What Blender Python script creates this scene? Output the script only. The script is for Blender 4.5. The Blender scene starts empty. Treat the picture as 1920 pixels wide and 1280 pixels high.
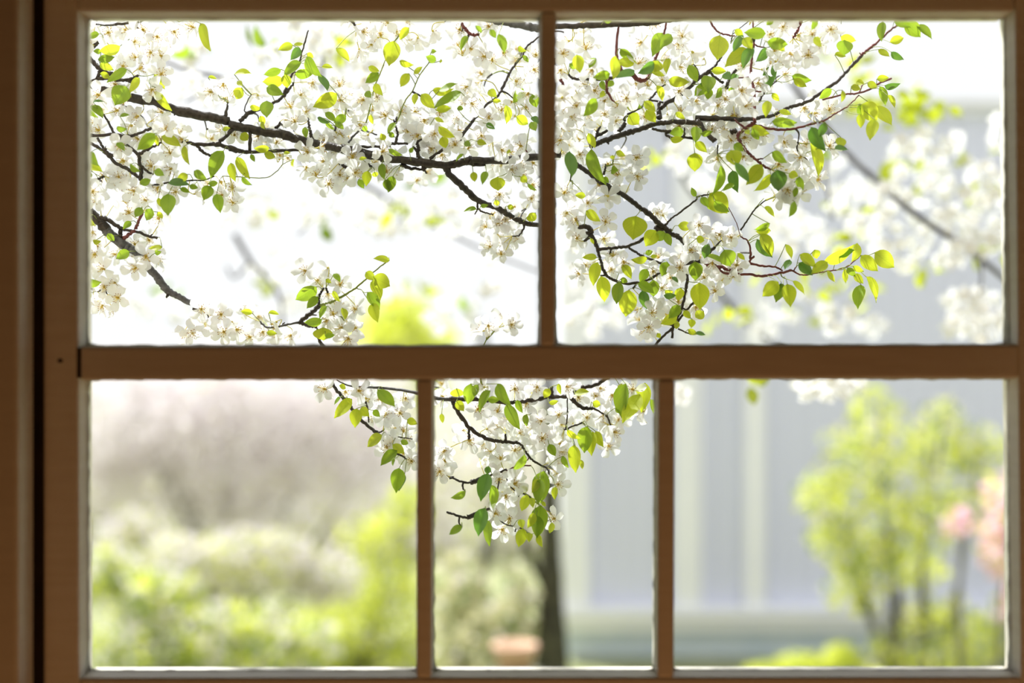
import bpy, math, random
import numpy as np
from mathutils import Vector, Matrix, Quaternion

random.seed(7)
rng = np.random.default_rng(7)
S = bpy.context.scene
COL = S.collection

# ------------------------------------------------------------------ camera
EYE = Vector((0.0, 0.0, 1.5))
FPX = 50.0 / 36.0 * 1920.0
cd = bpy.data.cameras.new('camera')
cam = bpy.data.objects.new('camera', cd)
COL.objects.link(cam)
cam.location = EYE
cam.rotation_euler = (math.pi / 2, 0, 0)
cd.lens = 50.0
cd.sensor_width = 36.0
cd.clip_start = 0.02
cd.clip_end = 300.0
cd.dof.use_dof = True
cd.dof.focus_distance = 1.605
cd.dof.aperture_fstop = 1.8
S.camera = cam

# ------------------------------------------------------------------ sky, sun, exposure
W = bpy.data.worlds.new('sky')
S.world = W
W.use_nodes = True
bg = W.node_tree.nodes['Background']
bg.inputs[0].default_value = (0.97, 0.98, 1.0, 1)
bg.inputs[1].default_value = 1.09
sd = bpy.data.lights.new('sun', 'SUN')
sd.energy = 8.8
sd.angle = math.radians(2.0)
sd.color = (1.0, 0.99, 0.98)
sun = bpy.data.objects.new('sun', sd)
COL.objects.link(sun)
# light comes from beyond the trees, high and slightly from the left
sun.rotation_euler = Vector((0.40, -0.42, -0.80)).to_track_quat('-Z', 'Y').to_euler()
S.view_settings.view_transform = 'Standard'
S.view_settings.look = 'None'
S.view_settings.gamma = 1.0
S.view_settings.exposure = 0.0
S.view_settings.use_curve_mapping = False
S.cycles.use_denoising = True
S.cycles.max_bounces = 10
S.cycles.transparent_max_bounces = 16
S.cycles.sample_clamp_indirect = 6.0

# added warm low lamp that brightens the sash from below, out of view
ld = bpy.data.lights.new('sash_fill', 'AREA')
ld.shape = 'DISK'
ld.size = 0.35
ld.energy = 4.6
ld.color = (1.0, 0.46, 0.17)
fill_light = bpy.data.objects.new('sash_fill', ld)
COL.objects.link(fill_light)
fill_light.location = (0.20, 0.05, 0.22)
fill_light.rotation_euler = Vector((-0.12, 1.0, 0.8)).to_track_quat('-Z', 'Y').to_euler()


# ------------------------------------------------------------------ helpers
def P(x, y, d):
    """the point seen at pixel x, y at distance d in front of the camera plane"""
    return Vector(((x - 960.0) / FPX * d, d, EYE.z - (y - 640.0) / FPX * d))


def link(name, me, mat=None, parent=None, world=None):
    o = bpy.data.objects.new(name, me)
    COL.objects.link(o)
    if mat is not None:
        for m in (mat if isinstance(mat, (list, tuple)) else [mat]):
            if m.name not in [k.name for k in me.materials if k]:
                me.materials.append(m)
    if parent is not None:
        o.parent = parent
        o.matrix_parent_inverse = WM[parent.name].inverted()
    M = world if world is not None else Matrix.Identity(4)
    o.matrix_basis = M
    WM[o.name] = M
    return o


WM = {}


def empty(name, loc):
    o = bpy.data.objects.new(name, None)
    COL.objects.link(o)
    o.empty_display_size = 0.05
    M = Matrix.Translation(Vector(loc))
    o.matrix_basis = M
    WM[o.name] = M
    return o


def tag(o, label=None, cat=None, group=None, kind=None):
    if label: o['label'] = label
    if cat: o['category'] = cat
    if group: o['group'] = group
    if kind: o['kind'] = kind
    return o


def mesh(name, vs, fs, smooth=True, mi=None):
    me = bpy.data.meshes.new(name)
    me.from_pydata([tuple(v) for v in vs], [], fs)
    if smooth:
        me.polygons.foreach_set('use_smooth', [True] * len(me.polygons))
    if mi is not None:
        me.polygons.foreach_set('material_index', mi)
    me.update()
    return me


def material(name):
    m = bpy.data.materials.new(name)
    m.use_nodes = True
    nt = m.node_tree
    nt.nodes.clear()
    out = nt.nodes.new('ShaderNodeOutputMaterial')
    return m, nt, out


def noise_ramp(nt, scale, c0, c1, detail=4, stretch=(1, 1, 1), coord='Object', lo=0.3, hi=0.7):
    tc = nt.nodes.new('ShaderNodeTexCoord')
    mp = nt.nodes.new('ShaderNodeMapping')
    mp.inputs['Scale'].default_value = stretch
    nz = nt.nodes.new('ShaderNodeTexNoise')
    nz.inputs['Scale'].default_value = scale
    nz.inputs['Detail'].default_value = detail
    rp = nt.nodes.new('ShaderNodeValToRGB')
    rp.color_ramp.elements[0].color = (*c0, 1)
    rp.color_ramp.elements[0].position = lo
    rp.color_ramp.elements[1].color = (*c1, 1)
    rp.color_ramp.elements[1].position = hi
    nt.links.new(tc.outputs[coord], mp.inputs[0])
    nt.links.new(mp.outputs[0], nz.inputs['Vector'])
    nt.links.new(nz.outputs[0], rp.inputs[0])
    return rp, nz, tc


def plain(name, c0, c1, scale=30, rough=0.6, bump=0.1, stretch=(1, 1, 1), spec=0.3, bd=0.002):
    m, nt, out = material(name)
    rp, nz, _ = noise_ramp(nt, scale, c0, c1, stretch=stretch)
    b = nt.nodes.new('ShaderNodeBsdfPrincipled')
    b.inputs['Roughness'].default_value = rough
    b.inputs['Specular IOR Level'].default_value = spec
    nt.links.new(rp.outputs[0], b.inputs['Base Color'])
    bm = nt.nodes.new('ShaderNodeBump')
    bm.inputs['Strength'].default_value = bump
    bm.inputs['Distance'].default_value = bd
    nt.links.new(nz.outputs[0], bm.inputs['Height'])
    nt.links.new(bm.outputs[0], b.inputs['Normal'])
    nt.links.new(b.outputs[0], out.inputs[0])
    return m


def thin(name, c0, c1, t0, t1, mix=0.5, scale=8.0, rough=0.5, veins=False, coord='Object', rnd=0.25, gloss=0.04):
    """thin translucent tissue: leaf or petal"""
    m, nt, out = material(name)
    N = nt.nodes
    rp, nz, tc = noise_ramp(nt, scale, c0, c1, coord=coord)
    rt = N.new('ShaderNodeValToRGB')
    rt.color_ramp.elements[0].color = (*t0, 1); rt.color_ramp.elements[0].position = .3
    rt.color_ramp.elements[1].color = (*t1, 1); rt.color_ramp.elements[1].position = .7
    nt.links.new(nz.outputs[0], rt.inputs[0])
    info = N.new('ShaderNodeObjectInfo')
    mr = N.new('ShaderNodeMapRange')
    mr.inputs['To Min'].default_value = 1.0 - rnd
    mr.inputs['To Max'].default_value = 1.0 + rnd * 0.5
    nt.links.new(info.outputs['Random'], mr.inputs['Value'])
    cols = []
    for r in (rp, rt):
        h = N.new('ShaderNodeHueSaturation')
        nt.links.new(mr.outputs[0], h.inputs['Value'])
        nt.links.new(r.outputs[0], h.inputs['Color'])
        src = h.outputs[0]
        if veins:
            sp = N.new('ShaderNodeSeparateXYZ')
            nt.links.new(tc.outputs['Object'], sp.inputs[0])
            ab = N.new('ShaderNodeMath'); ab.operation = 'ABSOLUTE'
            nt.links.new(sp.outputs[0], ab.inputs[0])
            # side veins: y - |x| bands
            su = N.new('ShaderNodeMath'); su.operation = 'SUBTRACT'
            nt.links.new(sp.outputs[1], su.inputs[0]); nt.links.new(ab.outputs[0], su.inputs[1])
            mu = N.new('ShaderNodeMath'); mu.operation = 'MULTIPLY'; mu.inputs[1].default_value = 44.0
            nt.links.new(su.outputs[0], mu.inputs[0])
            si = N.new('ShaderNodeMath'); si.operation = 'SINE'
            nt.links.new(mu.outputs[0], si.inputs[0])
            g1 = N.new('ShaderNodeMath'); g1.operation = 'GREATER_THAN'; g1.inputs[1].default_value = 0.93
            nt.links.new(si.outputs[0], g1.inputs[0])
            g2 = N.new('ShaderNodeMath'); g2.operation = 'LESS_THAN'; g2.inputs[1].default_value = 0.018
            nt.links.new(ab.outputs[0], g2.inputs[0])
            mx = N.new('ShaderNodeMath'); mx.operation = 'MULTIPLY_ADD'; mx.inputs[1].default_value = 0.35
            nt.links.new(g1.outputs[0], mx.inputs[0]); nt.links.new(g2.outputs[0], mx.inputs[2])
            mm = N.new('ShaderNodeMixRGB'); mm.blend_type = 'MULTIPLY'
            cl = N.new('ShaderNodeMath'); cl.operation = 'MINIMUM'; cl.inputs[1].default_value = 0.55
            nt.links.new(mx.outputs[0], cl.inputs[0])
            nt.links.new(cl.outputs[0], mm.inputs[0])
            nt.links.new(src, mm.inputs[1])
            mm.inputs[2].default_value = (0.72, 0.8, 0.5, 1)
            src = mm.outputs[0]
        cols.append(src)
    d = N.new('ShaderNodeBsdfDiffuse'); t = N.new('ShaderNodeBsdfTranslucent'); g = N.new('ShaderNodeBsdfGlossy')
    g.inputs['Roughness'].default_value = rough
    nt.links.new(cols[0], d.inputs[0]); nt.links.new(cols[1], t.inputs[0])
    m1 = N.new('ShaderNodeMixShader'); m1.inputs[0].default_value = mix
    m2 = N.new('ShaderNodeMixShader'); m2.inputs[0].default_value = gloss
    nt.links.new(d.outputs[0], m1.inputs[1]); nt.links.new(t.outputs[0], m1.inputs[2])
    nt.links.new(m1.outputs[0], m2.inputs[1]); nt.links.new(g.outputs[0], m2.inputs[2])
    nt.links.new(m2.outputs[0], out.inputs[0])
    return m


M = {}
M['frame'] = plain('painted_wood', (.80, .76, .67), (.86, .83, .75), 14, .55, .25, (1, 1, 8), .3)
M['casing'] = plain('casing_paint', (.80, .75, .63), (.86, .82, .70), 14, .55, .2, (1, 1, 6), .3)
M['wall'] = plain('room_plaster', (.22, .13, .08), (.27, .17, .11), 6, .9, .15)
M['floor'] = plain('floor_boards', (.18, .09, .045), (.24, .13, .06), 8, .5, .1, (1, 8, 1))
M['putty'] = plain('old_putty', (.62, .60, .53), (.78, .77, .72), 60, .8, .6)
M['screw'] = plain('screw_and_gap_shade', (.015, .01, .008), (.03, .02, .012), 40, .8, .1)  # screw and open joint, also the painted shade beside the stile
M['bark'] = plain('bark', (.014, .010, .008), (.062, .046, .036), 260, .55, .7, (1, 1, 1), .5, .0015)
M['bark_grey'] = plain('grey_bark', (.05, .047, .05), (.15, .15, .16), 220, .55, .6, (1, 1, 1), .5, .0015)
M['bark_red'] = plain('young_red_bark', (.10, .018, .022), (.20, .05, .045), 200, .45, .4, (1, 1, 1), .5, .001)
M['green_stem'] = plain('green_stem', (.16, .22, .04), (.32, .36, .08), 200, .5, .1)
M['petal'] = thin('petal', (.90, .915, .94), (.95, .96, .975), (.91, .925, .95), (.95, .96, .97), .45, 3.0, rnd=.08)
M['stamen'] = plain('stamen', (.80, .60, .08), (.92, .78, .20), 300, .5, .1)
M['anther'] = plain('anther', (.20, .07, .03), (.46, .22, .06), 300, .5, .1)
M['calyx'] = plain('calyx', (.50, .50, .08), (.75, .62, .14), 200, .5, .1)
M['y'] = thin('sunlit_leaf', (.42, .50, .03), (.56, .62, .05), (.56, .68, .03), (.74, .80, .04), .58, 1.5, veins=True)  # lit copy of the leaf, sunlight painted into its colour
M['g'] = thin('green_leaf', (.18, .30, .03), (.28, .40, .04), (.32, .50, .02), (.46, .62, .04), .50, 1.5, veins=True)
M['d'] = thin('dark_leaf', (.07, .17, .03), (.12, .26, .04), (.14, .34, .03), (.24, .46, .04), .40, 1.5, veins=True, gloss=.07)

# glass: thin, clear, a faint mirror reflection
m, nt, out = material('window_glass')
tr = nt.nodes.new('ShaderNodeBsdfTransparent'); tr.inputs[0].default_value = (.985, .99, .985, 1)
gl = nt.nodes.new('ShaderNodeBsdfGlossy'); gl.inputs['Roughness'].default_value = 0.02
fr = nt.nodes.new('ShaderNodeFresnel'); fr.inputs[0].default_value = 1.25
mx = nt.nodes.new('ShaderNodeMixShader')
nt.links.new(fr.outputs[0], mx.inputs[0]); nt.links.new(tr.outputs[0], mx.inputs[1]); nt.links.new(gl.outputs[0], mx.inputs[2])
nt.links.new(mx.outputs[0], out.inputs[0])
M['glass'] = m


def box(x0, x1, y0, y1, z0, z1):
    vs = [(x, y, z) for x in (x0, x1) for y in (y0, y1) for z in (z0, z1)]
    fs = [(0, 1, 3, 2), (4, 6, 7, 5), (0, 4, 5, 1), (2, 3, 7, 6), (0, 2, 6, 4), (1, 5, 7, 3)]
    return vs, fs


def boxobj(name, b, mat, parent=None, smooth=False, bev=0.0):
    vs, fs = box(*b)
    o = link(name, mesh(name, vs, fs, smooth), mat, parent)
    if bev:
        md = o.modifiers.new('edge', 'BEVEL'); md.width = bev; md.segments = 2
    return o


# ------------------------------------------------------------------ the room
FRONT = 1.352      # face of the sash towards the room
GLASS = 1.384
BACK = 1.400
WIN = (-0.62, 0.60, 0.92, 2.10)      # opening in the wall
RX0, RX1, RY0, RZ1 = -2.2, 2.2, -2.6, 2.7
WALL_IN, WALL_OUT = 1.30, 1.42
vs, fs = [], []
for b in ((RX0, WIN[0], WALL_IN, WALL_OUT, 0, RZ1), (WIN[1], RX1, WALL_IN, WALL_OUT, 0, RZ1),
          (WIN[0], WIN[1], WALL_IN, WALL_OUT, 0, WIN[2]), (WIN[0], WIN[1], WALL_IN, WALL_OUT, WIN[3], RZ1)):
    v, f = box(*b)
    fs += [tuple(i + len(vs) for i in q) for q in f]
    vs += v
tag(link('wall_front', mesh('wall_front', vs, fs, False), M['wall']), kind='structure')
tag(boxobj('wall_left', (RX0 - .1, RX0, RY0, WALL_OUT, 0, RZ1), M['wall']), kind='structure')
tag(boxobj('wall_right', (RX1, RX1 + .1, RY0, WALL_OUT, 0, RZ1), M['wall']), kind='structure')
tag(boxobj('wall_back', (RX0 - .1, RX1 + .1, RY0 - .1, RY0, 0, RZ1), M['wall']), kind='structure')
tag(boxobj('floor', (RX0 - .1, RX1 + .1, RY0 - .1, WALL_OUT, -.1, 0), M['floor']), kind='structure')
tag(boxobj('ceiling', (RX0 - .1, RX1 + .1, RY0 - .1, WALL_OUT, RZ1, RZ1 + .1), M['wall']), kind='structure')

# ------------------------------------------------------------------ the sash
win = empty('window_1', (0, FRONT, WIN[2]))
tag(win, 'brown shadowed wooden sash of five panes looking out on blossom', kind='structure')


def member(name, q, bars=('l', 'r', 't', 'b'), bev=.0035, wav=0.0):
    """q: four pixel corners (tl, tr, br, bl) of the room-side face, extruded to the back"""
    f = [P(x, y, FRONT) for x, y in q]
    dy = BACK - FRONT
    vs = [tuple(p) for p in f] + [(p.x, p.y + dy, p.z) for p in f]
    fs = [(0, 3, 2, 1), (4, 5, 6, 7), (0, 1, 5, 4), (1, 2, 6, 5), (2, 3, 7, 6), (3, 0, 4, 7)]
    o = link(name, mesh(name, vs, fs, False), M['frame'], win)
    md = o.modifiers.new('edge', 'BEVEL'); md.width = bev; md.segments = 3
    return o


member('stile', [(79, -160), (144, -160), (148, 1460), (80, 1460)])
member('stile', [(1903, -160), (1985, -160), (1985, 1460), (1917, 1460)])
member('rail', [(144, -120), (1903, -120), (1903, 21), (144, 21)])
member('rail', [(149, 649), (1910, 645), (1911, 709), (149, 713)])
member('rail', [(148, 1271), (1916, 1269), (1917, 1400), (148, 1400)])
member('muntin', [(1014, 21), (1043, 21), (1041, 648), (1012, 648)])
member('muntin', [(781, 711), (811, 711), (809, 1271), (780, 1271)])
member('muntin', [(1234, 711), (1266, 711), (1264, 1271), (1232, 1271)])


def putty_bead(cor):
    """uneven bead of paint and putty running round the inside of one pane"""
    vs, fs = [], []
    n = 44
    x0, y0, x1, y1 = cor
    loop = []
    for (a, b) in (((x0, y0), (x1, y0)), ((x1, y0), (x1, y1)), ((x1, y1), (x0, y1)), ((x0, y1), (x0, y0))):
        for i in range(n):
            t = i / n
            loop.append((a[0] + (b[0] - a[0]) * t, a[1] + (b[1] - a[1]) * t))
    cx, cy = (x0 + x1) / 2, (y0 + y1) / 2
    for k, (x, y) in enumerate(loop):
        p = P(x, y, FRONT)
        # inward direction and corner rounding
        ex = min(abs(x - x0), abs(x1 - x)); ey = min(abs(y - y0), abs(y1 - y))
        e = max(ex, ey)
        w = .0009 + .0007 * math.sin(k * 1.7) * math.sin(k * .61) + .0005 * random.random() + .0012 * max(0, 1 - e / 22.)
        ix = (1 if x < cx else -1) if ex < 2 or e < 22 else 0
        iz = (-1 if y < cy else 1) if ey < 2 or e < 22 else 0
        if e >= 22:
            if ex < ey: iz = 0
            else: ix = 0
        vs += [(p.x - ix * .002, GLASS - .009, p.z - iz * .002), (p.x + ix * w, GLASS - .002, p.z + iz * w), (p.x - ix * .002, GLASS - .0015, p.z - iz * .002)]
    m_ = len(loop)
    for k in range(m_):
        a, b = 3 * k, 3 * ((k + 1) % m_)
        fs += [(a, b, b + 1, a + 1), (a + 1, b + 1, b + 2, a + 2)]
    link('putty_bead', mesh('putty_bead', vs, fs), M['putty'], win)


PANES = [(146, 21, 1013, 648), (1042, 21, 1905, 647), (148, 712, 780, 1271), (810, 711, 1233, 1271), (1265, 711, 1913, 1270)]
for c in PANES:
    a, b = P(c[0], c[1], FRONT), P(c[2], c[3], FRONT)
    boxobj('pane', (a.x - .004, b.x + .004, GLASS, GLASS + .003, b.z - .004, a.z + .004), M['glass'], win)
    putty_bead(c)
# the open joint between the left stile and the middle rail, and the sunk screw
a, b = P(145, 652, FRONT), P(151, 708, FRONT)
boxobj('joint_gap', (a.x, b.x, FRONT - .0006, FRONT + .01, b.z, a.z), M['screw'], win)
c = P(113, 676, FRONT)
vs = [(c.x, FRONT - .0005, c.z)] + [(c.x + .0026 * math.cos(t * math.pi / 6), FRONT - .0004, c.z + .002 * math.sin(t * math.pi / 6)) for t in range(12)]
vs += [(v[0], FRONT + .002, v[2]) for v in vs[1:]]
fs = [(0, 1 + (i + 1) % 12, 1 + i) for i in range(12)] + [(1 + i, 1 + (i + 1) % 12, 13 + (i + 1) % 12, 13 + i) for i in range(12)]
link('screw_head', mesh('screw_head', vs, fs, False), M['screw'], win)


# casing and stop round the sash (closer to the room), dark strip as painted shade in the channel behind
def stop(name, b):
    o = boxobj(name, b, M['casing'], None, False, .003)
    tag(o, kind='structure')
    return o


xl = P(64, 640, 1.338).x
xl0 = P(36, 640, 1.290).x
zt = P(0, -70, 1.3).z
zb = P(0, 1480, 1.3).z
# left stop: a stepped moulding whose inner face turns to the light
vs = [(-.66, 1.288, zb), (xl0, 1.288, zb), (xl, 1.326, zb), (xl, 1.338, zb), (-.66, 1.338, zb)]
vs += [(v[0], v[1], zt) for v in vs]
fs = [(i, (i + 1) % 5, 5 + (i + 1) % 5, 5 + i) for i in range(5)] + [(4, 3, 2, 1, 0), (5, 6, 7, 8, 9)]
o = link('trim_1', mesh('trim_1', vs, fs, False), M['casing'])
md = o.modifiers.new('edge', 'BEVEL'); md.width = .004; md.segments = 3
tag(o, kind='structure')
stop('trim_2', (P(1990, 0, FRONT).x - .01, .70, 1.288, 1.338, zb, zt))
stop('trim_3', (-.66, .70, 1.284, 1.338, zt, zt + .2))
tag(boxobj('window_sill', (-.72, .76, 1.265, WALL_IN + .04, zb - .04, zb), M['casing'], None, False, .004), kind='structure')
# jamb liners closing the gap between sash and wall
vs, fs = [], []
xl2, xr2 = P(79, 0, FRONT).x, P(1985, 0, FRONT).x
zt2, zb2 = P(0, -120, FRONT).z, P(0, 1400, FRONT).z
for b in ((WIN[0], xl2 - .001, 1.372, 1.41, WIN[2], WIN[3]), (xr2 - .002, WIN[1], 1.372, 1.41, WIN[2], WIN[3]),
          (xl2 - .001, xr2, 1.372, 1.41, WIN[2], zb2 + .004), (xl2 - .001, xr2, 1.372, 1.41, zt2 - .004, WIN[3])):
    v, f = box(*b)
    fs += [tuple(i + len(vs) for i in q) for q in f]
    vs += v
a, b = P(66, 0, 1.346), P(78.5, 0, 1.346)
tag(boxobj('gap_shade', (a.x - .003, b.x, 1.3455, 1.36, zb, zt + .1), M['screw']), kind='structure')  # dark strip added to stand for the shade in this gap
tag(link('trim_4', mesh('trim_4', vs, fs, False), M['casing']), kind='structure')

# ------------------------------------------------------------------ plant building blocks
def catmull(pts, n=5):
    pts = [Vector(p) for p in pts]
    if len(pts) < 3:
        a, b = pts[0], pts[-1]
        return [a.lerp(b, i / n) for i in range(n + 1)]
    q = [pts[0] * 2 - pts[1]] + pts + [pts[-1] * 2 - pts[-2]]
    out_ = []
    for i in range(1, len(q) - 2):
        p0, p1, p2, p3 = q[i - 1:i + 3]
        for k in range(n):
            t = k / n
            out_.append(0.5 * ((2 * p1) + (p2 - p0) * t + (2 * p0 - 5 * p1 + 4 * p2 - p3) * t * t + (3 * p1 - p0 - 3 * p2 + p3) * t ** 3))
    out_.append(pts[-1])
    return out_


def tube_mesh(name, pts, rad, sides=7, rough=0.0, cap=True):
    vs, fs = [], []
    n = len(pts)
    up = Vector((0, 1, 0))
    for i, p in enumerate(pts):
        t = (pts[min(i + 1, n - 1)] - pts[max(i - 1, 0)])
        if t.length < 1e-9: t = Vector((0, 0, 1))
        t.normalize()
        a = t.cross(up)
        if a.length < 1e-3: a = t.cross(Vector((1, 0, 0)))
        a.normalize(); b = t.cross(a)
        r = rad(i / (n - 1)) if callable(rad) else rad
        for s in range(sides):
            an = 2 * math.pi * s / sides
            rr = r * (1 + rough * (random.random() - .5))
            vs.append(p + (a * math.cos(an) + b * math.sin(an)) * rr)
    for i in range(n - 1):
        for s in range(sides):
            a, b = i * sides + s, i * sides + (s + 1) % sides
            fs.append((a, b, b + sides, a + sides))
    if cap:
        fs.append(tuple(range(sides - 1, -1, -1)))
        fs.append(tuple((n - 1) * sides + s for s in range(sides)))
    return mesh(name, vs, fs)


# one petal, unit radius, rounded blade on a narrow claw, slightly cupped
def petal_mesh(cup, wid, twist, name='petal'):
    vs, fs = [], []
    nu, nv = 7, 4
    for i in range(nu + 1):
        t = i / nu
        w = wid * (0.14 + 0.86 * math.sin(math.pi * min(1, max(0, (t ** .72)) * .5 + .02)) ** 1.3) * (math.sqrt(max(0.0, 1 - max(0, (t - .52) / .48) ** 2.3)))
        w = max(w, .03)
        for j in range(nv + 1):
            s = j / nv * 2 - 1
            x = .09 + .91 * t - (.05 if i == nu and j == 2 else 0)
            y = s * w * .5
            z = cup * (math.sin(t * 2.4) * .22) + .20 * cup * s * s * (w) + twist * s * t * .12 + .015 * math.sin(9 * s + 5 * t)
            vs.append((x, y, z))
    for i in range(nu):
        for j in range(nv):
            a = i * (nv + 1) + j
            fs.append((a, a + nv + 1, a + nv + 2, a + 1))
    return mesh(name, vs, fs)


PETALS = [petal_mesh(1.0, .76, .2), petal_mesh(.4, .68, -.5), petal_mesh(1.5, .70, .7), petal_mesh(-.5, .72, .3)]
for me_ in PETALS: me_.materials.append(M['petal'])


def stamens_mesh(k):
    vs, fs, mi = [], [], []
    r_ = random.Random(k)
    for q in range(15):
        a = 2 * math.pi * q / 15 + r_.uniform(-.2, .2)
        sp = r_.uniform(.10, .30); h = r_.uniform(.18, .34)
        d = Vector((math.cos(a), math.sin(a), 0)); e = Vector((-d.y, d.x, 0)) * .011
        b0 = d * .03 + Vector((0, 0, .03)); b1 = d * sp + Vector((0, 0, h))
        n0 = len(vs)
        up = Vector((0, 0, .011))
        vs += [b0 + e, b0 - e, b0 - d * .01, b1 + e, b1 - e, b1 - d * .01]
        fs += [(n0, n0 + 3, n0 + 4, n0 + 1), (n0 + 1, n0 + 4, n0 + 5, n0 + 2), (n0 + 2, n0 + 5, n0 + 3, n0)]
        mi += [0, 0, 0]
        n0 = len(vs); s = .030
        vs += [b1 + Vector(v) * s for v in ((1, 0, 0), (-1, 0, 0), (0, 1, 0), (0, -1, 0), (0, 0, 1), (0, 0, -1))]
        fs += [(n0 + a_, n0 + b_, n0 + c_) for a_, b_, c_ in ((0, 2, 4), (2, 1, 4), (1, 3, 4), (3, 0, 4), (2, 0, 5), (1, 2, 5), (3, 1, 5), (0, 3, 5))]
        mi += [1] * 8
    # pale green styles in the middle
    for q in range(5):
        a = 2 * math.pi * q / 5
        b1 = Vector((math.cos(a) * .05, math.sin(a) * .05, .26)); b0 = Vector((math.cos(a) * .02, math.sin(a) * .02, .0))
        n0 = len(vs)
        vs += [b0 + Vector((.02, 0, 0)), b0 - Vector((.02, 0, 0)), b1 - Vector((.012, 0, 0)), b1 + Vector((.012, 0, 0)), b0 + Vector((0, .02, 0)), b0 - Vector((0, .02, 0)), b1 - Vector((0, .012, 0)), b1 + Vector((0, .012, 0))]
        fs += [(n0, n0 + 1, n0 + 2, n0 + 3), (n0 + 4, n0 + 5, n0 + 6, n0 + 7)]
        mi += [0, 0]
    me_ = mesh('stamens', vs, fs, False, mi)
    me_.materials.append(M['stamen']); me_.materials.append(M['anther'])
    return me_


STAMENS = [stamens_mesh(i) for i in range(3)]


def leaf_mesh(curl, fold, wave, name='leaf'):
    """unit leaf: length 1 along +y from the stalk, width 1, ovate with a drawn-out tip"""
    vs, fs = [], []
    nu = 10
    for i in range(nu + 1):
        t = i / nu
        w = (math.sin(math.pi * t ** .78) ** .80) * (1 - .18 * t)
        if i == nu: w = .0
        if i == 0: w = .06
        if i == nu - 1: w *= .72
        w *= .5 * 1.02
        for j in range(5):
            s = (j - 2) / 2
            x = s * w
            z = abs(s) * w * fold - curl * t * t * .35 + wave * .05 * math.sin(6 * t + 2.5 * s) * abs(s)
            vs.append((x, t, z))
    for i in range(nu):
        for j in range(4):
            a = i * 5 + j
            fs.append((a, a + 1, a + 6, a + 5))
    return mesh(name, vs, fs)


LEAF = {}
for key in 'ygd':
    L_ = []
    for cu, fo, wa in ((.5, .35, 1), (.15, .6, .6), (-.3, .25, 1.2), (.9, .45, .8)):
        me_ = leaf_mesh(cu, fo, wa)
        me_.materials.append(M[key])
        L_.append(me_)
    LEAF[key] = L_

TILE = dict(A=(150, 30), B=(430, 30), C=(715, 30), D=(150, 230), E=(430, 230), F=(715, 230), G=(150, 430), H=(430, 450),
            I=(1040, 30), J=(1320, 30), K=(1040, 230), L=(1320, 230), M=(1040, 430), N=(1320, 430), O=(820, 710),
            P=(1000, 710), Q=(820, 850), R=(600, 715), S=(715, 430))
SC = {k: 6.4 for k in TILE}
TILE['T'] = (1470, 20); SC['T'] = 4.129
TILE['U'] = (1470, 330); SC['U'] = 4.0
TILE['X'] = (0, 0); SC['X'] = 1.0


def uv(t, u, v):
    return TILE[t][0] + u / SC[t], TILE[t][1] + v / SC[t]


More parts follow.
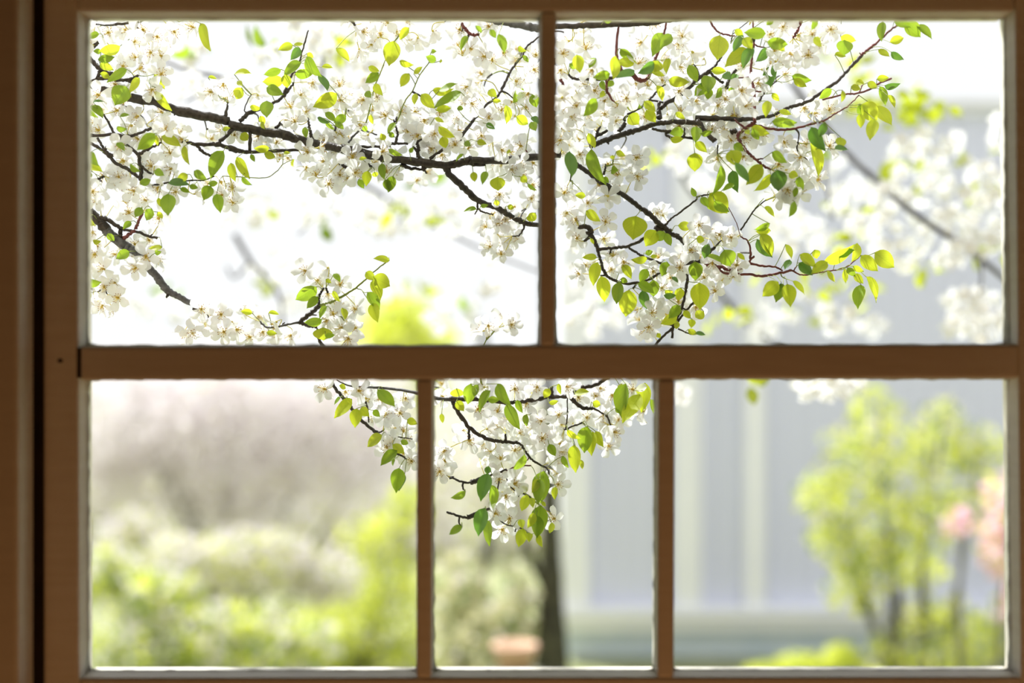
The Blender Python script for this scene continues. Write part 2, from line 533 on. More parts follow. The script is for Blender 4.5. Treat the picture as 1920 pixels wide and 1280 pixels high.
# ------------------------------------------------------------------ boughs
# each: name of the twig runs (tile, points, start and end thickness in hundredths of the tile unit, bark)
BOUGHS = [
 dict(key='main', d=1.62, label='long dark bough crossing the upper left pane from edge to edge, thick with white blossom', runs=[
  ('A', [(-1500,560),(-700,700),(-120,830),(200,880),(450,930),(650,990),(900,1030),(1150,1130),(1500,1205),(1790,1260)], 90, 95, 'bark', 'X'),
  ('E', [(-10,25),(300,90),(600,135),(830,205),(1100,265),(1400,325),(1800,405),(1925,430)], 98, 88, 'bark', 'X'),
  ('F', [(0,425),(300,450),(500,480),(800,510),(1050,460),(1500,445),(1870,405),(2150,380)], 88, 76, 'bark', 'X'),
  ('F', [(760,520),(830,630),(980,770),(1170,940),(1400,1030),(1560,1120),(1720,1200),(1850,1225),(2050,1260)], 75, 46, 'bark', ''),
  ('F', [(1155,950),(1160,1030),(1250,1080),(1340,1100)], 26, 12, 'bark', ''),
  ('F', [(1160,1030),(1120,1100)], 18, 10, 'bark', ''),
  ('F', [(1720,1200),(1700,1280),(1650,1350),(1570,1360)], 26, 12, 'bark', ''),
  ('B', [(120,1265),(240,1165),(500,1060),(640,960),(740,720),(840,560),(880,400),(950,170)], 46, 12, 'bark', ''),
  ('B', [(650,965),(720,880),(775,800)], 34, 20, 'bark', ''),
  ('B', [(240,1165),(180,1130),(230,1000),(265,940)], 14, 8, 'bark', ''),
  ('D', [(1840,70),(1740,170),(1640,260)], 42, 42, 'bark', ''),
  ('D', [(1180,210),(1380,255),(1640,265),(1930,340)], 36, 46, 'bark', ''),
  ('E', [(0,315),(150,350),(400,345),(830,328)], 48, 30, 'bark', ''),
  ('E', [(245,100),(245,330)], 40, 34, 'bark', ''),
  ('E', [(560,60),(600,20),(605,-10)], 40, 12, 'bark', ''),
  ('A', [(1740,1260),(1750,1180),(1775,1040)], 60, 14, 'bark', ''),
  ('A', [(1160,1130),(1130,1190)], 34, 14, 'bark', ''),
  ('D', [(1400,270),(1470,350),(1560,390),(1640,370)], 34, 20, 'bark', ''),
  ('E', [(1000,210),(975,130),(955,20),(940,-60)], 42, 16, 'bark', ''),
  ('E', [(1430,290),(1800,285),(1930,270)], 24, 34, 'bark', ''),
  ('F', [(0,275),(160,250),(320,255)], 30, 22, 'bark', ''),
  ('F', [(170,245),(195,140),(170,40),(150,-40)], 30, 12, 'bark', ''),
  ('E', [(1430,240),(1500,150),(1590,90),(1770,145)], 26, 14, 'bark_grey', ''),
  ('E', [(1270,100),(1290,10),(1380,-60)], 26, 14, 'bark', ''),
  ('E', [(1810,300),(1870,370)], 26, 16, 'bark', ''),
  ('F', [(440,420),(445,300),(430,230),(520,190)], 44, 16, 'bark', ''),
  ('F', [(430,350),(380,290)], 34, 20, 'bark', ''),
  ('F', [(230,500),(350,545),(480,560),(550,605)], 44, 14, 'bark', ''),
  ('F', [(500,520),(520,560)], 50, 50, 'bark', ''),
  ('F', [(1090,510),(1250,505)], 30, 20, 'bark', ''),
  ('F', [(580,430),(730,330),(920,200),(1080,0)], 30, 34, 'bark', ''),
  ('C', [(1080,1280),(1230,1090),(1400,950),(1500,770),(1560,640),(1690,480),(1740,370),(1820,310),(1960,200)], 34, 16, 'bark', ''),
  ('F', [(930,195),(1000,255)], 24, 14, 'bark', ''),
  ('F', [(1690,450),(1690,395),(1745,360),(1735,330)], 26, 12, 'bark_red', ''),
  ('F', [(1530,560),(1570,630)], 34, 18, 'bark', ''),
  ('C', [(180,1290),(280,1030),(380,890),(450,730),(570,560)], 14, 9, 'green_stem', ''),
  ('C', [(210,240),(150,320),(60,500),(0,650)], 14, 10, 'green_stem', ''),
  ('B', [(1830,640),(1740,860),(1700,1050),(1640,1280)], 13, 15, 'green_stem', ''),
  ('C', [(175,1270),(180,1210)], 26, 18, 'bark', ''),
  ('E', [(1320,480),(1420,530),(1440,440)], 40, 18, 'bark', ''),
  ('E', [(1660,500),(1740,550)], 40, 14, 'bark', ''),
  ('F', [(1040,450),(1100,460)], 98, 92, 'bark', ''),
 ]),
 dict(key='twiggy', d=1.61, label='tangle of thin dark twigs with blossom at the left edge of the upper left pane', runs=[
  ('A', [(-900,60),(-450,210),(-120,380),(70,475),(160,555),(250,635),(385,700)], 30, 56, 'bark', 'X'),
  ('A', [(70,475),(160,360),(250,285),(295,290)], 52, 30, 'bark', ''),
  ('A', [(250,635),(200,760)], 44, 30, 'bark', ''),
  ('A', [(-100,830),(100,795),(250,745),(400,760),(560,765),(650,740),(700,715)], 46, 28, 'bark', ''),
  ('A', [(560,765),(655,805)], 44, 22, 'bark', ''),
  ('A', [(60,300),(160,250)], 34, 24, 'bark', ''),
  ('A', [(285,1180),(350,1290)], 20, 22, 'bark', ''),
  ('D', [(340,-10),(400,110),(480,200),(600,300),(700,390),(715,480),(735,600),(725,690)], 22, 46, 'bark', ''),
  ('D', [(700,390),(780,335),(880,290),(980,240)], 36, 20, 'bark', ''),
  ('D', [(-80,150),(100,160),(400,140),(560,160),(700,130),(860,60)], 38, 26, 'bark', ''),
  ('D', [(-80,180),(100,230),(280,340),(430,480),(580,560),(660,620),(730,660)], 30, 40, 'bark', ''),
  ('D', [(280,330),(400,240),(560,150)], 42, 30, 'bark', ''),
  ('D', [(210,180),(280,300)], 26, 26, 'bark', ''),
  ('D', [(280,340),(370,390),(450,370),(510,330)], 46, 22, 'bark', ''),
  ('D', [(735,520),(800,580),(880,620)], 30, 18, 'bark', ''),
  ('D', [(100,250),(105,350)], 26, 18, 'bark', ''),
  ('D', [(-60,780),(80,740),(160,700),(250,660),(290,640)], 30, 26, 'bark', ''),
  ('D', [(1360,690),(1480,690),(1610,640)], 16, 14, 'bark', ''),
  ('D', [(730,670),(850,745),(1060,720),(1360,690)], 22, 16, 'bark', ''),
  ('E', [(-80,640),(130,650),(430,660),(560,590),(640,500)], 10, 7, 'green_stem', ''),
 ]),
 dict(key='lowleft', d=1.63, label='grey forked bough sloping down from the left edge below the blossom mass', runs=[
  ('D', [(-1300,300),(-600,640),(-100,930),(60,1030),(150,1110),(240,1190),(330,1290)], 110, 105, 'bark', 'X'),
  ('G', [(300,0),(400,90),(500,170),(600,230),(700,290),(790,420),(900,540),(1000,680),(1080,755),(1230,830),(1380,910)], 110, 62, 'bark_grey', 'X'),
  ('G', [(1370,930),(1450,1000),(1560,1090),(1620,1190),(1800,1250)], 60, 24, 'bark', ''),
  ('D', [(200,1130),(310,1150),(430,1230),(520,1275)], 56, 32, 'bark', ''),
  ('G', [(520,8),(680,25),(800,75),(930,105)], 30, 26, 'bark', ''),
  ('G', [(845,75),(870,60)], 18, 12, 'bark', ''),
  ('G', [(500,130),(560,80),(660,10)], 46, 34, 'bark_red', ''),
  ('D', [(670,1280),(690,1210),(750,1080)], 36, 26, 'bark_red', ''),
  ('G', [(480,100),(490,0)], 50, 44, 'bark', ''),
  ('G', [(1065,760),(1040,820)], 34, 20, 'bark', ''),
  ('G', [(1350,900),(1400,850)], 26, 16, 'bark', ''),
  ('G', [(640,240),(740,250),(765,300)], 30, 22, 'bark', ''),
  ('G', [(-90,600),(60,650),(130,710),(205,740)], 22, 16, 'bark', ''),
 ]),
 dict(key='centrelow', d=1.62, label='forked twig of lime leaves and blossom rising from behind the middle rail', runs=[
  ('X', [(640,700),(628,672),(600,640),(596,612)], 5, 5.5, 'bark', ''),
  ('H', [(1060,1035),(930,1020),(850,985),(900,940),(1000,860),(1080,785)], 40, 50, 'bark', ''),
  ('H', [(1080,785),(1200,755),(1340,680),(1520,575),(1690,420),(1910,240)], 34, 10, 'green_stem', ''),
  ('H', [(1070,780),(1075,700),(1100,620),(1135,575)], 34, 22, 'bark', ''),
  ('H', [(1060,1035),(1120,980),(1180,920),(1235,880)], 28, 14, 'bark', ''),
  ('H', [(830,990),(650,1020),(470,1052),(400,1010),(370,975)], 28, 16, 'bark_grey', ''),
  ('H', [(620,1030),(665,985)], 18, 10, 'bark', ''),
  ('H', [(1050,1040),(1110,1100),(1180,1070)], 24, 16, 'bark', ''),
  ('H', [(1520,575),(1590,600)], 10, 7, 'green_stem', ''),
  ('H', [(1160,570),(1180,630)], 24, 20, 'bark', ''),
  ('R', [(110,-40),(170,60),(250,165),(360,290),(450,420),(590,540),(740,660),(850,780),(940,870)], 36, 34, 'bark', ''),
  ('R', [(430,420),(430,465)], 24, 22, 'bark', ''),
  ('R', [(585,490),(575,350),(545,240)], 16, 22, 'bark', ''),
  ('R', [(710,610),(755,590)], 22, 14, 'bark', ''),
  ('R', [(740,640),(850,655),(930,665),(1110,690)], 20, 10, 'bark', ''),
  ('R', [(940,870),(1040,930)], 26, 14, 'bark', ''),
 ]),
 dict(key='lowmid', d=1.61, label='drooping bough of blossom hanging into the middle lower pane', runs=[
  ('R', [(200,-20),(330,45),(520,65),(850,85),(1130,130),(1400,200),(1570,215)], 14, 44, 'bark_grey', 'X'),
  ('O', [(150,235),(330,245),(560,250),(820,285),(950,280),(1100,265)], 54, 34, 'bark', 'X'),
  ('O', [(1095,260),(1150,250),(1360,220),(1560,205),(1640,160),(1720,110),(1900,70),(2100,-60)], 44, 44, 'bark', 'X'),
  ('O', [(180,260),(210,330),(300,480),(400,600),(500,670),(640,735),(780,755),(960,765)], 48, 34, 'bark', ''),
  ('O', [(380,600),(378,725)], 30, 24, 'bark', ''),
  ('O', [(820,755),(820,660)], 34, 18, 'bark', ''),
  ('O', [(1590,215),(1650,280),(1720,335),(1790,355),(1865,350)], 46, 34, 'bark', ''),
  ('O', [(1375,210),(1375,90)], 40, 26, 'bark', ''),
  ('O', [(540,260),(490,210),(530,60)], 60, 30, 'bark', ''),
  ('O', [(960,765),(1010,800),(1070,890),(1150,980),(1250,1045)], 26, 20, 'bark', ''),
  ('O', [(1090,900),(1090,960),(960,1040),(890,1075),(770,1130)], 14, 14, 'bark_red', ''),
  ('O', [(960,1040),(1125,1040)], 18, 14, 'bark_red', ''),
  ('O', [(1520,610),(1600,580),(1740,525)], 26, 18, 'bark', ''),
  ('O', [(1560,205),(1560,420),(1540,600)], 12, 16, 'bark', ''),
  ('O', [(1865,350),(1960,400),(2020,440),(2050,470),(2090,590)], 20, 16, 'bark', ''),
  ('P', [(1110,200),(1250,180)], 20, 16, 'bark', ''),
  ('O', [(1120,680),(1220,680),(1300,660)], 20, 26, 'bark', ''),
  ('O', [(1190,410),(1120,425)], 22, 16, 'bark', ''),
  ('Q', [(150,290),(200,300),(300,340),(400,345),(500,300),(680,250),(830,190)], 24, 20, 'bark', ''),
  ('Q', [(400,345),(460,330),(520,310)], 54, 44, 'bark', ''),
  ('Q', [(310,350),(305,410),(330,450)], 24, 12, 'bark', ''),
  ('Q', [(150,285),(200,272)], 14, 8, 'bark', ''),
  ('Q', [(970,520),(1000,475),(1080,500),(1160,570)], 14, 26, 'bark', ''),
  ('Q', [(830,300),(900,420),(1000,475)], 14, 14, 'bark', ''),
  ('Q', [(110,705),(170,720),(260,750),(380,770),(470,710),(630,660)], 24, 26, 'bark', ''),
  ('Q', [(630,660),(700,560),(740,330)], 18, 14, 'bark', ''),
  ('Q', [(360,765),(420,750),(470,720)], 50, 40, 'bark', ''),
  ('Q', [(265,760),(260,830),(290,870)], 22, 12, 'bark', ''),
  ('Q', [(930,940),(960,885),(1040,920),(1120,985)], 12, 24, 'bark', ''),
  ('Q', [(690,720),(800,840),(960,885)], 14, 12, 'bark', ''),
 ]),
 dict(key='right', d=1.62, label='arching bough across the middle of the upper right pane, tipped by a long shoot', runs=[
  ('K', [(420,280),(520,245),(640,200),(850,130),(1000,90),(1150,35),(1300,0),(1500,-10),(1720,5),(1800,110),(1920,225)], 60, 46, 'bark', 'X'),
  ('I', [(1250,1230),(1250,1150),(1260,1030)], 66, 34, 'bark', ''),
  ('I', [(1270,1110),(1350,1040),(1520,940),(1740,740),(1920,625)], 52, 44, 'bark', ''),
  ('J', [(0,710),(100,640),(150,570),(215,485)], 42, 14, 'bark', ''),
  ('J', [(70,680),(150,750),(235,805)], 26, 26, 'bark', ''),
  ('I', [(1735,745),(1710,650),(1665,580)], 24, 12, 'bark', ''),
  ('I', [(1310,1040),(1140,1000),(1210,930)], 22, 18, 'bark', ''),
  ('K', [(770,110),(850,0)], 44, 40, 'bark', ''),
  ('I', [(830,1260),(880,1180),(1060,1075),(1150,990),(1270,850),(1330,820)], 34, 16, 'bark', ''),
  ('K', [(640,200),(640,260)], 44, 14, 'bark', ''),
  ('K', [(500,160),(520,90),(550,45)], 34, 16, 'bark', ''),
  ('K', [(510,160),(630,90)], 36, 28, 'bark', ''),
  ('K', [(430,290),(500,160)], 30, 30, 'bark', ''),
  ('K', [(1170,70),(1300,100),(1400,105),(1330,130),(1400,180),(1530,175),(1660,190)], 30, 24, 'bark', ''),
  ('K', [(1555,170),(1560,50)], 26, 12, 'bark', ''),
  ('J', [(270,860),(310,740),(385,640)], 40, 34, 'bark', ''),
  ('J', [(-100,1220),(300,1235),(520,1240),(660,1225),(830,1190)], 60, 34, 'bark', 'X'),
  ('J', [(830,1190),(900,1155),(1010,1100),(1110,1075),(1250,1025),(1430,900),(1600,780),(1750,620),(1900,460)], 36, 34, 'bark', 'X'),
  ('T', [(575,370),(600,340),(680,280),(750,220),(840,135),(970,60),(1100,-30)], 22, 10, 'bark_red', ''),
  ('T', [(600,345),(585,325)], 10, 6, 'bark_red', ''),
  ('J', [(660,1030),(700,950),(745,885)], 30, 24, 'bark', ''),
 ]),
 dict(key='red', d=1.585, label='slender reddish shoots drooping in the middle of the upper right pane', runs=[
  ('J', [(600,-60),(590,100),(600,270),(590,400),(570,560),(565,720),(600,900),(605,1100),(610,1280)], 14, 36, 'bark_red', 'X'),
  ('J', [(590,330),(650,365),(730,380)], 18, 12, 'bark_red', ''),
  ('J', [(560,735),(400,740)], 18, 12, 'bark_red', ''),
  ('J', [(600,905),(690,905)], 18, 14, 'bark_red', ''),
  ('J', [(590,260),(600,300)], 40, 30, 'bark', ''),
  ('L', [(600,10),(500,70),(410,140),(440,240),(520,350),(640,460),(720,520),(805,560)], 44, 22, 'bark_red', ''),
  ('L', [(600,20),(750,65),(950,85),(1120,65),(1350,0)], 32, 22, 'bark_red', 'X'),
  ('L', [(490,60),(420,10),(370,-40)], 26, 14, 'bark_red', ''),
  ('L', [(640,440),(710,430)], 18, 12, 'bark_red', ''),
  ('L', [(690,510),(690,600)], 24, 12, 'bark_red', ''),
  ('T', [(270,865),(320,845),(400,795),(500,735),(580,655)], 14, 7, 'bark_red', ''),
  ('T', [(300,690),(460,650),(570,640),(660,610),(740,560),(830,525)], 12, 14, 'bark_red', ''),
  ('T', [(580,640),(610,565)], 12, 7, 'bark_red', ''),
  ('L', [(330,110),(390,90)], 60, 44, 'bark', ''),
  ('L', [(440,1290),(520,1170),(620,1030),(740,930)], 20, 12, 'bark', ''),
  ('L', [(610,1030),(720,905)], 10, 6, 'green_stem', ''),
  ('L', [(-80,-30),(40,140),(130,220)], 50, 50, 'bark', ''),
  ('L', [(165,270),(160,380)], 16, 12, 'bark', ''),
 ]),
 dict(key='rightlow', d=1.605, label='bough with a hooked twig and large lime leaves low in the upper right pane', runs=[
  ('K', [(240,500),(330,550),(450,630),(600,740),(700,800),(860,890),(1000,1000),(1150,1110),(1280,1230),(1400,1310)], 52, 54, 'bark', 'X'),
  ('M', [(1200,-30),(1300,20),(1400,60),(1480,90),(1600,220),(1700,340)], 52, 44, 'bark', 'X'),
  ('K', [(650,800),(615,860)], 40, 24, 'bark', ''),
  ('K', [(560,660),(600,580),(610,500)], 34, 14, 'bark', ''),
  ('K', [(610,520),(690,500),(700,440)], 18, 14, 'green_stem', ''),
  ('K', [(1320,1230),(1400,1150),(1560,1030),(1690,930),(1720,890),(1850,860)], 24, 16, 'bark', ''),
  ('K', [(1150,1100),(1200,1140),(1250,1190)], 30, 14, 'bark', ''),
  ('K', [(290,1245),(410,1260),(440,1310)], 50, 60, 'bark', 'X'),
  ('M', [(400,20),(440,80),(490,160),(520,240)], 60, 36, 'bark', ''),
  ('M', [(420,90),(350,145)], 40, 20, 'bark', ''),
  ('M', [(1250,10),(1150,60),(1050,120),(870,195),(700,220),(515,240)], 40, 34, 'bark', ''),
  ('M', [(515,240),(550,370),(590,500),(640,570),(740,620),(900,650),(1100,615),(1220,550),(1350,485)], 34, 26, 'bark', ''),
  ('M', [(610,550),(545,550)], 24, 14, 'bark', ''),
  ('M', [(870,200),(980,280),(1100,340),(1280,405)], 26, 24, 'bark', ''),
  ('M', [(680,230),(665,290)], 16, 22, 'bark', ''),
  ('M', [(985,650),(940,710)], 18, 22, 'bark', ''),
  ('M', [(1600,380),(1590,600),(1570,740),(1530,930),(1480,1050),(1425,1150),(1410,1300)], 34, 24, 'bark', ''),
  ('M', [(1690,850),(1620,930),(1540,1020),(1440,1160),(1300,1280),(1200,1400)], 22, 26, 'bark', ''),
  ('M', [(1420,1150),(1290,1125)], 26, 18, 'bark', ''),
  ('M', [(1480,1190),(1530,1215),(1640,1260)], 18, 12, 'bark', ''),
  ('M', [(1520,930),(1570,965)], 20, 16, 'bark', ''),
  ('M', [(1350,485),(1500,420),(1640,400),(1800,380),(1920,440)], 26, 56, 'bark', ''),
  ('M', [(1800,380),(1850,290),(1920,210)], 40, 34, 'bark', ''),
  ('N', [(0,390),(80,440),(200,450),(330,490),(400,485),(530,415),(555,330),(535,150),(440,90)], 44, 14, 'bark_red', 'X'),
  ('N', [(555,360),(605,325)], 26, 22, 'bark_red', ''),
  ('N', [(535,410),(700,435),(850,450),(945,495)], 26, 16, 'bark_red', ''),
  ('N', [(150,450),(220,510),(320,535),(550,540),(700,560),(900,525),(1050,490)], 26, 26, 'bark_red', 'X'),
  ('N', [(1050,490),(1150,540),(1260,540),(1450,505),(1680,465),(1800,380),(1880,310)], 18, 10, 'bark_red', ''),
  ('N', [(1080,490),(1110,440)], 14, 12, 'bark_red', ''),
  ('N', [(920,530),(940,570),(990,595)], 14, 8, 'green_stem', ''),
  ('N', [(0,360),(100,240),(210,130)], 26, 12, 'bark', ''),
  ('N', [(390,-80),(300,-250),(220,-350),(190,-440)], 8, 10, 'bark_red', ''),
  ('N', [(440,90),(390,-80)], 8, 8, 'bark_red', ''),
 ]),
 dict(key='top', d=1.57, label='bough along the top edge, its twigs looping down beside the upper muntin', runs=[
  ('C', [(900,-40),(1270,25),(1500,75),(1700,110),(1900,150),(2080,130)], 90, 76, 'bark_grey', 'X'),
  ('I', [(-10,125),(300,115),(600,100),(900,95),(1200,70),(1500,20),(1800,-50),(2600,-330)], 60, 66, 'bark', 'X'),
  ('C', [(960,90),(1010,160),(1060,205),(1110,230),(1170,220)], 36, 30, 'bark_red', ''),
  ('C', [(1050,210),(1035,290)], 30, 14, 'bark', ''),
  ('I', [(780,100),(760,180),(742,440),(770,580),(820,680)], 16, 44, 'bark_red', ''),
  ('I', [(1345,50),(1310,230),(1230,460),(1190,560),(1130,720),(1060,775),(980,750),(930,700),(820,690)], 20, 56, 'bark_red', ''),
  ('I', [(1310,250),(1400,265),(1490,235)], 34, 26, 'bark_red', ''),
  ('I', [(165,700),(230,750),(420,760),(620,755),(740,715),(830,690)], 26, 36, 'bark', ''),
  ('I', [(640,760),(625,870),(660,960),(720,1035)], 46, 12, 'bark_red', ''),
  ('I', [(70,760),(120,860),(170,915)], 34, 10, 'bark_red', ''),
  ('J', [(30,-30),(110,120),(180,200),(300,230),(370,240)], 22, 14, 'bark_red', ''),
  ('J', [(340,220),(450,130),(550,50)], 8, 8, 'bark', ''),
  ('J', [(340,240),(320,330)], 14, 10, 'bark', ''),
  ('J', [(1210,-60),(1160,70),(1110,190),(1070,265)], 46, 22, 'bark_red', ''),
  ('A', [(430,100),(640,85),(690,160),(720,210),(770,215)], 34, 30, 'bark', ''),
  ('A', [(200,100),(300,110),(430,100)], 14, 30, 'bark_grey', ''),
  ('A', [(900,-40),(780,40),(640,85)], 20, 30, 'bark_grey', ''),
  ('B', [(1430,20),(1500,100),(1520,170)], 30, 18, 'bark', ''),
  ('J', [(1650,-60),(1510,140)], 12, 8, 'bark', ''),
 ]),
]

F = dict(
A=[(650,310),(755,165),(925,245),(1130,185),(1370,140),(520,500),(670,500),(850,440),(700,640),(980,480),(970,700),(1720,810),(1575,910),(1740,990),(870,880),(340,200),(510,600),(225,945),(90,1010),(990,1160),(860,1260),(430,820),(600,950),(450,1130),(700,1200),(120,320),(560,180),(480,1010),(1060,300)],
B=[(1610,190),(1710,345),(1780,260),(1470,50),(1330,1010),(1610,1010),(1320,840),(740,1100),(920,1150),(790,1270),(1265,1105),(1500,1200),(340,950),(1880,1200),(60,900),(680,1250),(1720,1100),(1560,400),(1900,80),(1000,800),(850,950),(1450,960),(1660,60)],
C=[(115,100),(310,50),(345,315),(435,265),(940,165),(1065,390),(970,460),(1245,485),(1295,125),(1830,640),(1610,780),(1560,1030),(1735,1090),(1765,925),(1200,780),(1085,1045),(900,1235),(1290,1225),(520,1250),(400,1150),(60,1200),(1030,850),(1050,940),(620,180),(1470,440),(1000,1030),(1860,470),(230,1150),(700,1150),(1150,940),(180,180),(1390,60),(1330,530),(1440,1130),(1600,1200),(1720,750)],
D=[(620,30),(1035,85),(1085,365),(855,520),(290,630),(465,655),(650,820),(795,935),(940,770),(520,940),(590,1080),(960,1130),(380,710),(980,560),(530,460),(700,200),(1240,200),(1690,705),(1830,790),(1710,865),(1835,960),(200,930),(1100,550),(1180,130),(470,290),(150,830),(560,700),(1150,830),(1700,100),(1380,850),(130,60),(230,90)],
E=[(790,10),(945,355),(1150,215),(1080,300),(1300,340),(1135,460),(1270,205),(1350,160),(1045,640),(1190,735),(1325,630),(1510,600),(1480,420),(1440,690),(440,220),(350,160),(925,535),(40,790),(45,960),(1360,270),(1580,540),(1830,350),(700,420),(600,430),(1250,560),(60,150),(560,240),(1750,480),(1660,150),(1560,20)],
F=[(320,100),(440,150),(640,130),(930,95),(1200,155),(890,270),(1040,310),(1440,325),(730,380),(1670,490),(1440,505),(1830,480),(1420,860),(1800,910),(1810,740),(1490,1165),(1260,1250),(150,370),(610,310),(170,610),(1340,1100),(1550,350),(1400,1200),(1010,370),(1560,560),(1680,280),(1330,240),(540,270),(60,590),(1700,620)],
S=[(1490,160),(1310,210),(1440,300),(1280,1150),(1220,1210),(1470,1070),(1250,30),(1400,60),(1600,110),(1560,1140)],
G=[(660,180),(830,130),(790,320),(660,350),(670,460),(770,270),(940,350),(90,480),(180,300),(290,685),(420,640),(460,820),(390,930),(190,870),(270,910),(290,480),(1455,955),(1695,1020),(1465,1185),(1640,1170),(150,30),(210,200),(430,300),(1730,1230),(1880,1200),(1250,1240),(1560,990),(1340,1230)],
H=[(910,370),(1180,340),(1065,480),(1180,640),(560,985),(545,1115),(1310,800),(1350,1050),(1445,930),(1250,890),(1170,960),(150,1050),(250,1165),(1430,1180),(1520,830),(740,1140),(70,1130),(1520,1050),(400,1100),(170,850),(1330,540),(30,980)],
I=[(170,300),(370,400),(1000,575),(380,830),(480,895),(265,950),(265,1080),(120,1110),(975,800),(1120,840),(860,985),(910,965),(770,1080),(600,1175),(730,1260),(1490,900),(1690,1020),(1520,1140),(1780,510),(1490,330),(1560,450),(1900,1190),(1200,80),(90,980),(1660,440),(1290,770),(70,650),(1530,250),(980,960),(600,1020),(200,1200),(380,1180),(100,450),(450,650),(950,70),(330,80),(1500,610),(1060,930),(1350,1180)],
J=[(790,220),(1300,230),(1520,160),(1250,470),(850,545),(985,565),(1030,440),(650,800),(965,700),(375,1090),(495,1085),(105,1190),(320,1200),(1305,1165),(450,900),(560,60),(25,480),(950,130),(1130,230),(700,640),(840,420),(1200,1100),(1010,60),(250,1000),(400,1210),(1180,430),(300,700),(1350,350),(160,1080),(1500,1130)],
K=[(110,70),(210,85),(290,210),(340,20),(640,490),(980,420),(760,625),(840,810),(740,780),(970,560),(890,610),(640,880),(110,850),(395,965),(150,1080),(225,1030),(255,1155),(610,1190),(1220,1075),(1730,1225),(70,210),(170,270),(1500,40),(1700,30),(520,730),(1300,1110),(990,640),(300,380),(90,330)],
L=[(325,210),(960,225),(1160,410),(1230,255),(985,560),(1085,710),(950,890),(480,400),(160,390),(900,500),(1200,560),(1500,280),(480,180),(1100,600),(700,120),(1160,850),(1000,800),(1060,930),(100,80),(250,100),(850,870),(1230,700)],
M=[(265,110),(590,110),(370,430),(825,385),(1615,250),(1500,460),(1245,350),(1185,500),(1260,925),(1165,1000),(1130,1170),(1080,1220),(1800,580),(1770,110),(1480,870),(1690,930),(680,480),(700,320),(1280,700),(1020,950),(1390,580),(1700,20),(310,530),(1330,1020)],
N=[(190,60),(20,580),(215,620),(140,740),(100,400),(330,100),(350,560),(400,430),(60,30),(260,160)],
O=[(60,210),(930,120),(300,630),(380,740),(540,765),(810,510),(980,655),(1250,510),(1490,540),(1385,640),(1190,765),(930,860),(640,870),(1260,710),(1070,290),(1460,430),(760,970),(740,1200),(90,980),(30,1110),(1470,780),(1490,860),(1440,1120),(1410,1060),(920,1260),(700,560),(480,370),(600,600),(1200,100),(1550,90),(1600,480),(1080,600),(1460,960),(1350,740),(720,400),(1080,120),(560,100),(90,860),(1020,920),(1150,620)],
P=[(745,205),(945,195),(880,320),(845,435),(780,505),(890,545),(970,635),(950,700),(900,800),(1320,390),(1200,130),(540,220),(640,470),(800,110)],
Q=[(740,310),(910,370),(820,500),(1450,370),(690,720),(870,780),(780,910),(1410,780),(1500,250)],
R=[(550,200),(920,545),(1100,955),(960,380),(1490,950),(1440,1080),(1470,180),(1030,200),(860,710),(1000,600),(640,430),(800,380),(60,90),(800,780),(1050,660),(300,120),(1000,860),(700,200),(460,110)],
T=[(360,145),(225,190),(185,345),(225,790),(15,405),(35,320),(125,1130),(350,1030),(290,90)],
)
# depth-blurred filler blossom behind: tile, u, v, radius, how many
FILL = [('A',300,300,260,2),('A',250,1150,260,2),('A',900,1230,300,2),('D',500,150,400,2),('D',300,700,300,2),('D',1300,300,300,2),('D',1750,800,260,2),
 ('B',1000,900,350,2),('B',1600,900,350,2),('B',1600,150,300,2),('C',200,150,250,2),('C',1200,1000,500,3),('C',1700,600,250,2),('C',1000,500,300,1),
 ('E',1200,400,400,3),('E',300,250,400,2),('E',1650,250,300,2),('F',600,300,400,3),('F',1500,300,350,2),('F',1500,700,350,2),('F',250,600,250,2),('F',1600,1100,250,2),
 ('G',200,250,200,2),('G',700,350,180,1),('G',1600,1150,280,2),('H',300,1100,350,2),('H',1300,900,300,2),('H',1000,500,250,2),
 ('I',250,800,300,3),('I',200,400,220,2),('I',900,900,350,2),('I',1500,400,300,2),('I',1400,1100,350,2),('I',500,1200,300,2),('I',1200,90,300,1),
 ('J',700,300,400,2),('J',900,700,350,2),('J',400,1050,350,2),('J',1300,300,300,2),('J',1250,1050,250,1),('J',900,1200,300,1),
 ('K',150,200,200,2),('K',250,1050,260,2),('K',700,650,300,1),('L',900,250,350,2),('L',1100,650,250,2),('L',200,250,200,1),
 ('M',400,350,350,1),('M',700,450,300,1),('M',1600,350,300,2),('M',1200,950,250,1),('N',200,350,250,1),
 ('O',1000,400,450,4),('O',600,450,300,2),('O',1300,700,350,3),('O',700,950,300,2),('O',80,1050,150,2),('P',850,450,250,2),('P',1000,150,300,2),
 ('R',700,350,300,2),('R',1000,700,200,2),('Q',800,500,250,1),('O',50,150,120,1)]

